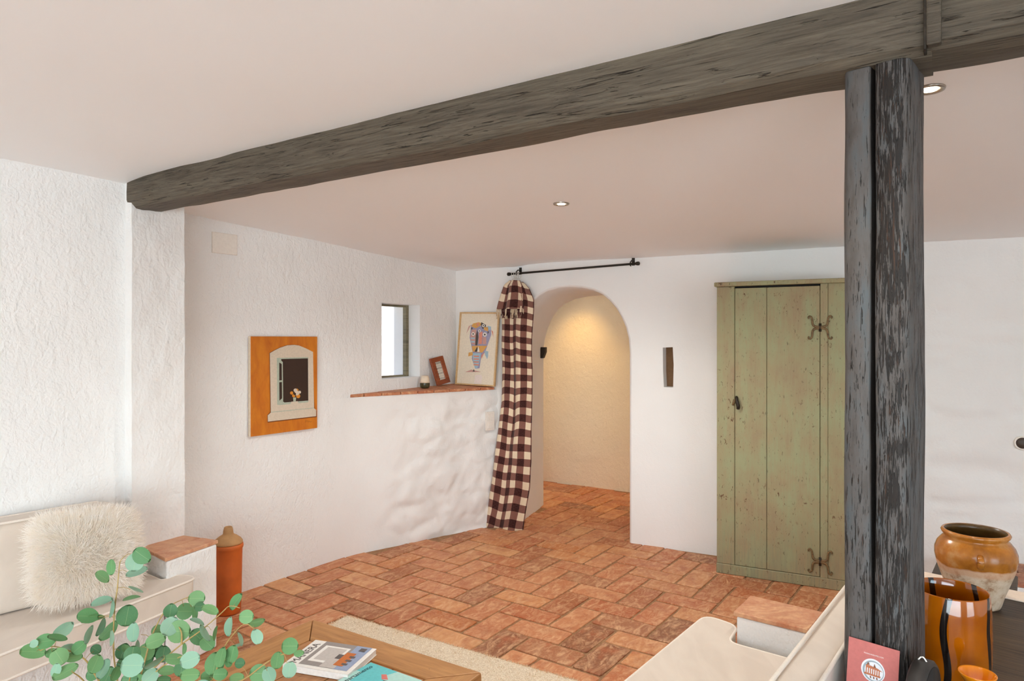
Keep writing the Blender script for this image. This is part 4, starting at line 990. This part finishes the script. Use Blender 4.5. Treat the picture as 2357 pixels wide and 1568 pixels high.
def cloth_sheet(name, rows, cw, cd0, NX, NY, folds, amp, seed, off0, vlen, parent):
    """rows: (z, left px, right px) outline; the cloth of width cw is gathered between them in soft folds"""
    vs, fs, uvs = [], [], []
    zs = [r[0] for r in rows]
    def lr(z):
        for i in range(len(rows)-1):
            if rows[i][0] >= z >= rows[i+1][0]:
                f = (rows[i][0]-z)/max(1e-6, rows[i][0]-rows[i+1][0]); f2 = f
                return rows[i][1]+(rows[i+1][1]-rows[i][1])*f2, rows[i][2]+(rows[i+1][2]-rows[i][2])*f2
        return rows[-1][1], rows[-1][2]
    for j in range(NY+1):
        z = zs[0]+(zs[-1]-zs[0])*j/NY; l, r = lr(z); g = j/NY
        for i in range(NX+1):
            w_ = i/NX; ph = 2*math.pi*folds*w_+seed+.9*noise.noise(V((w_*2, z*1.8, seed)))
            gather = amp*(.55+.45*min(1, g*5))*(.8+.5*noise.noise(V((w_*3, z*2.4, seed+4))))
            s = r+(l-r)*(1-(w_+.035*math.sin(ph*1.0+1.2)*(0 if i in (0, NX) else 1)))
            s = l+(r-l)*w_+.007*math.sin(ph+1.3)*math.sin(math.pi*w_)
            off = off0+gather*math.sin(ph)-.03*(2*w_-1)**2+.012*noise.noise(V((w_*4, z*5, seed+2)))
            p = BW(s, z+.006*noise.noise(V((w_*5, z*3, seed+8))), off); vs.append(p); uvs.append((w_*cw, (zs[0]-z)*vlen*(1.06-.16*g)+.016*noise.noise(V((w_*3, z*2, 3)))+.006*math.sin(ph)+.05*(w_-.5)*noise.noise(V((z*1.5, 2, seed)))))
    for j in range(NY):
        for i in range(NX): fs.append((j*(NX+1)+i, j*(NX+1)+i+1, (j+1)*(NX+1)+i+1, (j+1)*(NX+1)+i))
    me = mesh(name, vs, fs, True); ul = me.uv_layers.new(name='UVMap')
    for lp in me.loops: ul.data[lp.index].uv = uvs[lp.vertex_index]
    o = link(name, me, m_ging, parent); md = o.modifiers.new('thick', 'SOLIDIFY'); md.thickness = .003
    return o, vs[-(NX+1):]
def s_of(u, off=.10):                                  # wall coordinate s of an image column, for cloth hanging 'off' in front of the wall
    k = (u-CX)/F; w0 = ARCH_R-NB*off; return (w0.x-k*w0.y)/(-EB.x+k*EB.y)
def zrow(u, v_, off=.10): s = s_of(u, off); p = BW(s, 0, off); return EYE-(v_-HY)*p.y/F
def orow(v_, ul, ur): um = (ul+ur)/2; return (zrow(um, v_), s_of(ul), s_of(ur))
body_rows = [orow(*r) for r in ((650, 1172, 1200), (664, 1160, 1214), (690, 1152, 1224), (720, 1152, 1224), (780, 1152, 1220), (850, 1154, 1221), (930, 1152, 1220), (1000, 1144, 1218), (1060, 1136, 1218), (1120, 1128, 1214), (1180, 1120, 1204), (1212, 1112, 1199), (1221, 1108, 1198))]
body, foot = cloth_sheet('cloth', body_rows, .37, 0, 44, 110, 1.75, .022, .2, .10, 1.0, cur)
flap_rows = [orow(*r) for r in ((646, 1176, 1198), (656, 1163, 1203), (675, 1156, 1206), (695, 1150, 1207), (712, 1146, 1207))]
flap, hem = cloth_sheet('turned_over_top', flap_rows, .27, 0, 26, 18, 1.6, .020, 2.2, .140, 1.0, cur)
m_fringe = flat('cream_fringe', C(226, 206, 176), .9, .05, 60, .1)
m_fringe2 = flat('burgundy_fringe', C(72, 26, 28), .9, .05, 60, .1)
def fringe(name, hemv, L_, m, keep, parent):
    vs, fs = [], []
    for i in range(len(hemv)-1):
        for f in (0, .33, .66):
            if not keep(i): continue
            p = V(hemv[i]).lerp(V(hemv[i+1]), f); j = V((random.gauss(0, .006), random.gauss(0, .006), 0)); l = L_*random.uniform(.7, 1.15)
            a, b = tube_data([p, p+j*.5+V((0, 0, -l*.5)), p+j*1.6+V((0, 0, -l))], .0022, 4); i0 = len(vs); vs += a; fs += [tuple(i0+q for q in ff) for ff in b]
    o = link(name, mesh(name, vs, fs, True), m, parent); o['kind'] = 'stuff'
fringe('fringe', hem, .075, m_fringe, lambda i: (i//4) % 2 == 0, cur); fringe('dark_fringe', hem, .065, m_fringe2, lambda i: (i//4) % 2 == 1, cur)
fringe('foot_fringe', [p+V((0, 0, .012)) for p in foot], .028, m_fringe2, lambda i: True, cur)
m_ring = flat('white_ring', C(226, 220, 212), .4, .03, 50, .05)
for k in range(5):
    c = BW(s_of(1180+k*4, .075), 2.128, .075); pts = []
    for i in range(17): a = 2*math.pi*i/16; pts.append(c+V((NB.x, NB.y, 0))*.020*math.cos(a)+V((0, 0, 1))*.026*math.sin(a)+V((EB.x, EB.y, 0))*.006*math.sin(a+k))
    tube('ring', pts, .0022, m_ring, cur, 6)
    tube('clip', [c+V((0, 0, -.026)), c+V((0, 0, -.05))+V((-EB.x, -EB.y, 0))*(.004*(k-2)), c+V((0, 0, -.075))+V((-EB.x, -EB.y, 0))*(.010*(k-2))], .0022, m_ring, cur, 6)
# iron keeper on the arch jamb
kp = empty('iron_keeper', (0, 0, 0), 'small dark iron keeper on the left jamb of the arch', 'latch')
ko = BW(1.085, 1.415, -.72); kp.matrix_world = frame(ko, (-EB.x, -EB.y, 0), (0, 0, 1), (NB.x, NB.y, 0))
box('tongue', (-.01, .0, 0), (.020, .105, .05), m_iron, kp, .003, 1); prism('hook', [(.02, .0), (.045, .06), (.045, .105), (.02, .105)], 0, .05, m_iron, kp, .003, 1)

# ------------------------------------------------------------------ green cupboard
t = NT('worn_sage_paint'); co = t.co()
sx = t.n('ShaderNodeSeparateXYZ', {0: co})
gr = t.noise(t.map((30, 30, 1.6)), 3, 5, .65, .4); bl_ = t.noise(t.map((3, 3, 1.4)), 2.4, 4, .6)
base = t.ramp(t.math('ADD', t.math('MULTIPLY', bl_, .7), t.math('MULTIPLY', gr, .3)), [(.34, C(150, 130, 102)), (.47, C(154, 144, 110)), (.60, C(152, 154, 118))])
grime = t.ramp(sx.outputs[2], [(0.0, 1.0), (.45, 0.0)]); base = t.mix(t.math('MULTIPLY', t.math('MULTIPLY', grime, t.ramp(gr, [(.4, 0.0), (.65, 1.0)])), .55), base, C(118, 112, 98))
sp1 = t.noise(t.map((11, 11, 6)), 4, 6, .75, .6); cl = t.noise(t.map((2, 2, 2), loc=(3.3, 0, 1.2)), 1.6, 2)
spot = t.math('MULTIPLY', t.ramp(sp1, [(.60, 0.0), (.63, 1.0)]), t.ramp(cl, [(.48, 0.1), (.58, 1.0)]))
colr = t.mix(spot, base, C(92, 56, 34)); dark = t.noise(t.map((90, 90, 24)), 1, 4, .6); colr = t.mix(t.ramp(dark, [(.62, 0.0), (.68, .6)]), colr, C(70, 56, 40))
m_sage = t.out(colr, .62, t.bump(t.math('SUBTRACT', t.math('MULTIPLY', gr, .25), spot), .4, .003), Specular_IOR_Level=.3)
CF = V((1.402, 4.672)); CXd = V((.894, -.449)); CW_, CH = .792, 1.985
cb = empty('green_cupboard', (CF.x, CF.y, 0), 'tall worn sage-green wooden cupboard with iron hinges', 'cupboard'); cb.rotation_euler = (0, 0, math.atan2(CXd.y, CXd.x))
DEP = .37
# local: x along the front, y into the wall
D0, D1 = .118, .645                                    # door
box('side_panel', (0, .004, .0), (.022, DEP, CH-.03), m_sage, cb, .002, 1); box('side_panel', (CW_-.022, .004, 0), (CW_, DEP, CH-.03), m_sage, cb, .002, 1)
box('back_panel', (.022, DEP-.012, .02), (CW_-.022, DEP, CH-.03), m_sage, cb)
box('inner_shelf', (.022, .05, .9), (CW_-.022, DEP-.012, .92), m_sage, cb); box('inner_top', (.022, .05, CH-.05), (CW_-.022, DEP-.012, CH-.032), m_sage, cb)
box('stile', (0, 0, .068), (D0-.0015, .024, CH-.03), m_sage, cb, .0025, 1)
prism('stile', [(D1+.0015, 0), (D1+.045, 0), (D1+.045, .024), (D1+.0015, .024)], .068, CH-.03, m_sage, cb, .0012, 1)
prism('stile', [(D1+.0465, 0), (CW_, 0), (CW_, .024), (D1+.0465, .024)], .068, CH-.03, m_sage, cb, .0025, 1)
box('plinth', (-.003, -.004, .0), (CW_+.003, .03, .067), m_sage, cb, .004, 1)
box('cornice', (-.016, -.018, CH-.03), (CW_+.016, DEP, CH), m_sage, cb, .006, 2)
box('head_rail', (.022, .03, CH-.07), (CW_-.022, .05, CH-.03), flat('cupboard_dark', C(30, 24, 18), .9), cb)
dm = .322
door = empty('door', (0, 0, 0)); door.parent = cb
box('door_plank', (D0+.0015, -.001, .070), (dm-.0012, .022, CH-.044), m_sage, door, .002, 1); box('door_plank', (dm+.0012, 0, .070), (D1-.0015, .022, CH-.044), m_sage, door, .002, 1)
m_hinge = flat('painted_rusty_iron', C(124, 98, 62), .6, .3, 90, .5)
def scroll_hinge(z):
    for sgn in (1, -1):
        for ud in (1, -1):
            pts = [(sgn*.002, ud*.004), (sgn*.030, ud*.008), (sgn*.043, ud*.022), (sgn*.046, ud*.045), (sgn*.050, ud*.065), (sgn*.062, ud*.074), (sgn*.070, ud*.064), (sgn*.064, ud*.058)]
            pts = smooth_path([V((D1+x, -.004, z+y)) for x, y in pts], 4)
            o = tube('hinge', pts, [.0085-.004*i/len(pts) for i in range(len(pts))], m_hinge, cb, 6)
    tube('hinge_pin', [V((D1, -.005, z-.026)), V((D1, -.005, z+.026))], .008, m_iron, cb, 8)
scroll_hinge(1.672); scroll_hinge(.17)
tube('door_latch', smooth_path([(D0+.012, -.004, 1.205), (D0+.016, -.024, 1.20), (D0+.020, -.030, 1.175), (D0+.026, -.026, 1.145), (D0+.024, -.020, 1.13)], 4), [.010]*8+[.013]*5+[.012]*4, m_iron, door, 8)
tube('key_plate', [(D0-.012, -.0005, 1.15), (D0-.006, -.003, 1.17), (D0-.002, -.003, 1.19)], .008, m_hinge, cb, 6)

# ------------------------------------------------------------------ dark worktop behind the right bench, and what stands on it
WTZ = .70
AD, BDv = V((.72, -.694)), V((.694, .72))
def AB(a, b): w_ = AD*a+BDv*b; return w_
m_dark = wood('dark_worktop', C(28, 20, 14), C(88, 68, 48), (.8, 24, 22), 5, .5, .3, C(30, 22, 17), .36, .003, 3, (.8, 50, 40), Specular_IOR_Level=.4)
wt = empty('dark_worktop', (0, 0, 0), 'dark stained wooden worktop around the post, under the jar', 'table')
rotA = math.atan2(AD.y, AD.x); wt.rotation_euler = (0, 0, rotA)
inv = Matrix.Rotation(-rotA, 3, 'Z')
def toL(p): q = inv @ V((p.x, p.y, 0)); return V((q.x, q.y))
gap = .006
Lq = [V((.5146, 1.240)), PR+(PL-PR)*.754-PGD*gap, PR-PGD*gap+PFD*gap, PR+PGD*(.152+gap)+PFD*gap, PR+PGD*(.152+gap)+(PL-PR)*.90, V((1.578, 2.618)), AB(.55, 2.98), AB(.55, 1.25)]
prism('top', [toL(p) for p in Lq], WTZ-.04, WTZ, m_dark, wt, .003, 1)
for a, b in ((-.60, 2.86), (.45, 2.86), (-.18, 1.35), (.45, 1.35)):
    q = toL(AB(a, b)); box('leg', (q.x-.03, q.y-.03, 0), (q.x+.03, q.y+.03, WTZ-.04), m_dark, wt, .003, 1)
# cream cloth strip along the far edge
run = empty('cloth_runner', (0, 0, 0), 'cream cloth strip along the far edge of the dark worktop', 'cloth')
m_run = flat('cream_cloth', C(240, 222, 204), .9, .03, 120, .1)
prism('strip', [AB(-.685, 2.885), AB(.54, 2.885), AB(.54, 2.988), AB(-.70, 2.988)], WTZ+.0005, WTZ+.005, m_run, run, .001, 1)
prism('hanging_edge', [AB(-.70, 2.982), AB(.54, 2.982), AB(.54, 2.988), AB(-.70, 2.988)], WTZ-.12, WTZ+.004, m_run, run, .001, 1)
# confit jar
jp = on(2245, 1391, WTZ)
t = NT('jar_glaze'); co = t.co(); sx = t.n('ShaderNodeSeparateXYZ', {0: co})
edge = t.math('ADD', sx.outputs[2], t.math('MULTIPLY', t.math('SUBTRACT', t.noise(co, 9, 3), .5), .035))
gl = t.n('ShaderNodeMapRange', {0: edge, 1: .138, 2: .144, 3: 0.0, 4: 1.0}).outputs[0]
bare = t.ramp(t.noise(co, 26, 6, .7), [(.34, C(160, 118, 86)), (.48, C(206, 180, 152)), (.70, C(222, 204, 182))])
pinkb = t.n('ShaderNodeMapRange', {0: edge, 1: .112, 2: .122, 3: 0.0, 4: .6}).outputs[0]; bare = t.mix(pinkb, bare, C(206, 150, 112))
glz = t.ramp(t.noise(co, 14, 4, .6), [(.3, C(132, 76, 22)), (.55, C(178, 110, 38)), (.75, C(196, 146, 88))])
m_jar = t.out(t.mix(gl, bare, glz), t.n('ShaderNodeMapRange', {0: gl, 3: .8, 4: .22}).outputs[0], t.bump(t.noise(co, 30, 4), .2, .003), Specular_IOR_Level=.5)
jar = empty('confit_jar', (jp.x, jp.y, WTZ), 'old glazed confit jar, ochre shoulder over pale clay, on the dark worktop', 'jar')
lathe('body', [(r_*.86, z_*.97) for r_, z_ in [(.07, 0), (.082, .003), (.086, .012), (.098, .05), (.116, .095), (.131, .135), (.1385, .168), (.138, .190), (.130, .210), (.116, .226), (.108, .234), (.108, .240), (.114, .245), (.117, .252), (.113, .258), (.105, .258)]], m_jar, jar, 72, caps=(1, 0))
lathe('interior', [(r_*.86, z_*.97) for r_, z_ in [(.105, .258), (.099, .252), (.098, .240), (.118, .205), (.128, .17), (.108, .08), (.078, .012)]], flat('jar_inner_glaze_shaded', C(92, 66, 30), .3, .2, 30, .1), jar, 72, caps=(0, 1))  # inner glaze, darkened in colour to stand for shade inside the jar
for a in (-2.05, 1.09):
    d = V((math.cos(a), math.sin(a), 0)); b = V((-d.y, d.x, 0))
    pts = [d*.114+V((0, 0, .190)), d*.128+V((0, 0, .186)), d*.131+V((0, 0, .175)), d*.125+V((0, 0, .163)), d*.117+V((0, 0, .160))]
    tube('lug', smooth_path(pts, 3), .010, m_jar, jar, 8)
# amber vase with black stripes
vp = V((1.165, 1.813)); va = empty('amber_vase', (vp.x, vp.y, WTZ), 'glossy amber glass vase with wavy black stripes beside the post', 'vase')
t = NT('amber_striped_glass'); co = t.co(); sx = t.n('ShaderNodeSeparateXYZ', {0: co})
an_ = t.math('ARCTAN2', sx.outputs[1], sx.outputs[0])
wob = t.math('MULTIPLY', t.math('SUBTRACT', t.noise(t.map((.01, .01, 1)), 5, 0), .5), .8)
ph = t.math('FRACT', t.math('ADD', t.math('DIVIDE', t.math('ADD', an_, wob), 2*math.pi/5), 5.30))
st = t.n('ShaderNodeMapRange', {0: t.math('ABSOLUTE', t.math('SUBTRACT', ph, .5)), 1: .068, 2: .074, 3: 1.0, 4: 0.0}).outputs[0]
amb = t.ramp(t.noise(co, 7, 3), [(.3, C(146, 72, 2)), (.7, C(176, 96, 4))])
m_amber = t.out(t.mix(st, amb, C(22, 16, 14)), .08, None, Specular_IOR_Level=.6, Coat_Weight=.6, Coat_Roughness=.03, Subsurface_Weight=0.0)
lathe('wall', [(r_*.93, z_) for r_, z_ in [(.05, 0), (.088, .001), (.096, .008), (.099, .06), (.100, .12), (.098, .19), (.094, .233), (.0925, .236), (.0905, .234), (.094, .19), (.095, .06), (.09, .014)]], m_amber, va, 72)
# small orange footed cup
m_orange = flat('orange_gloss', C(226, 132, 14), .15, .04, 10, .02, Coat_Weight=.5)
oc = V((1.113, 1.632)); fc = lathe('footed_cup', [(.022, 0), (.028, .002), (.027, .008), (.012, .016), (.009, .030), (.011, .046), (.022, .068), (.034, .089), (.040, .099), (.039, .101), (.036, .099), (.026, .078), (.012, .054)], m_orange, None, 56)
fc.location = (oc.x, oc.y, WTZ+.0005); tag(fc, 'small flared orange footed cup in front of the amber vase', 'cup')
# black round drum with a white loop
dc = PR+PFD*.036-PGD*.027; dr_ = empty('round_case', (0, 0, 0), 'round black case with a white loop beside the pink card', 'case')
m_black = flat('soft_black', C(44, 40, 38), .5, .25, 16, .15)
rr = .084; prof = [(.02, -.019), (rr-.006, -.019), (rr, -.013), (rr, .013), (rr-.006, .019), (.02, .019)]
dm_ = frame((dc.x, dc.y, WTZ+rr+.001), (0, 0, 1), (-PGD.x, -PGD.y, 0), (PFD.x, PFD.y, 0))
dr_.matrix_world = dm_
lathe('shell', prof, m_black, dr_, 56); lathe('front_face', [(.01, .0185), (rr-.012, .0185), (rr-.012, .0205), (.01, .0205)], flat('case_mesh', C(26, 22, 20), .8), dr_, 48)
tube('loop', [(rr-.004+.012*math.sin(math.pi*i/10), .0, -.010+.020*i/10) for i in range(11)], .0016, flat('loop_white', C(244, 240, 236), .4), dr_, 6)
# pink card against the post
cdw, cdh = .113, .168
cdx = (PFD*1).normalized(); basep = PR-PFD*.016-PGD*.034-PFD*cdw
card = empty('greeting_card', (0, 0, 0), 'pink printed card with a round plate picture leaning on the post', 'card')
cy = (V((0, 0, 1))*.985+V((PGD.x, PGD.y, 0))*.17).normalized(); cz = V((PFD.x, PFD.y, 0)).cross(cy)
card.matrix_world = frame((basep.x, basep.y, WTZ+.001), (PFD.x, PFD.y, 0), cy, cz)
box('sheet', (0, 0, 0), (cdw, cdh, .0012), ink('card_pink', C(192, 110, 104), .6), card)
pcx, pcy = .058, cdh-.062
S3 = [(disc(pcx, pcy, .0265, 40), 0), (disc(pcx+.0005, pcy-.001, .0235, 36), 1), (disc(pcx+.002, pcy-.001, .0205, 36), 0)]
for k in range(7): S3.append(([(pcx-.016+k*.0048, pcy-.010), (pcx-.0135+k*.0048, pcy-.010), (pcx-.0135+k*.0048, pcy+.010-.001*k), (pcx-.016+k*.0048, pcy+.010-.001*k)], 2))
S3 += [([(pcx-.019, pcy-.012), (pcx+.017, pcy-.012), (pcx+.017, pcy-.008), (pcx-.019, pcy-.008)], 2), ([(pcx-.016, pcy+.004), (pcx+.022, pcy+.003), (pcx+.010, pcy+.008), (pcx-.014, pcy+.011)], 2),
       ([(pcx-.014, pcy+.010), (pcx-.007, pcy+.012), (pcx-.011, pcy+.017)], 3), ([(pcx+.001, pcy+.008), (pcx+.007, pcy+.008), (pcx+.003, pcy+.017)], 3)]
for k in range(3): S3.append(([(pcx-.006+k*.007, pcy-.013), (pcx-.003+k*.007, pcy-.013), (pcx-.002+k*.007, pcy-.018), (pcx-.005+k*.007, pcy-.018)], 3))
poly_layer('plate_picture', S3, [ink('card_plate', C(228, 230, 236)), ink('card_plate_rim', C(150, 164, 172)), ink('card_sausage', C(188, 112, 76)), ink('card_brown', C(128, 84, 62))], card, .0014)
text_part('card_text', 'MASIACANROPES.COM', .0042, i_white, card, Matrix.Translation((.036, cdh-.028, .0015)), .0001)
text_part('card_text', 'D', .022, i_white, card, Matrix.Translation((.036, cdh-.124, .0015)), .0001)

# ------------------------------------------------------------------ beyond the worktop
bn = empty('dark_bench', (0, 0, 0), 'dark wooden bench half hidden behind the confit jar', 'bench')
q0 = on(2143, 1322, .45); q1 = on(2157, 1290, .45); q0, q1 = V((q0.x, q0.y)), V((q1.x, q1.y)); ad = V((.72, -.694))
q0 = q0-(q1-q0)*.25
prism('seat', [q0, q0+ad*.34, q1+ad*.34, q1], .42, .45, m_dark, bn, .004, 1)
for p in (q0+ad*.04+(q1-q0)*.15, q0+ad*.28+(q1-q0)*.15, q0+ad*.04+(q1-q0)*.8, q0+ad*.28+(q1-q0)*.8):
    prism('leg', [p+V((-.02, -.02)), p+V((.02, -.02)), p+V((.02, .02)), p+V((-.02, .02))], 0, .42, m_dark, bn)
# raised brick hearth along the right wall
he = empty('hearth', (0, 0, 0)); he['kind'] = 'structure'; tag(he, 'low raised terracotta hearth at the foot of the right wall')
m_hb = terracotta('hearth_brick', [(0, C(138, 82, 64)), (1, C(160, 98, 76))])
def HW(s, off): p = BW(s, 0, off); return V((p.x, p.y))
prism('hearth_core', [HW(-2.16, .0), HW(-2.16, .44), HW(-4.0, .44), HW(-4.0, .0)], 0, .185, m_wall, he, .006, 1)
for r in range(2):
    for c in range(6):
        a = -2.15-c*.30-(.12 if r else 0); prism('brick', [HW(a, .02+r*.21), HW(a, .222+r*.21), HW(a-.292, .222+r*.21), HW(a-.292, .02+r*.21)], .186, .212, m_hb, he, .003, 1)
# round hole plate at the right edge of the picture
hs = on(2352, 1020, 1.0); so = empty('wall_socket', (0, 0, 0), 'dark round socket in a white ring at the right edge', 'socket')
k = (2353-CX)/F; s_ = (ARCH_R.x-k*ARCH_R.y)/(-EB.x+k*EB.y); pz = BW(s_, 0); zz = EYE-(1020-HY)*pz.y/F
so.matrix_world = frame(BW(s_, zz, .006), (-EB.x, -EB.y, 0), (0, 0, 1), (-NB.x, -NB.y, 0))
lathe('ring', [(.036, -.01), (.044, -.01), (.044, .003), (.040, .007), (.034, .004)], m_plate, so, 36, caps=(0, 0))
lathe('insert', [(.004, -.008), (.034, -.008), (.0345, .003), (.004, .0025)], flat('socket_dark', C(70, 58, 50), .5), so, 36)
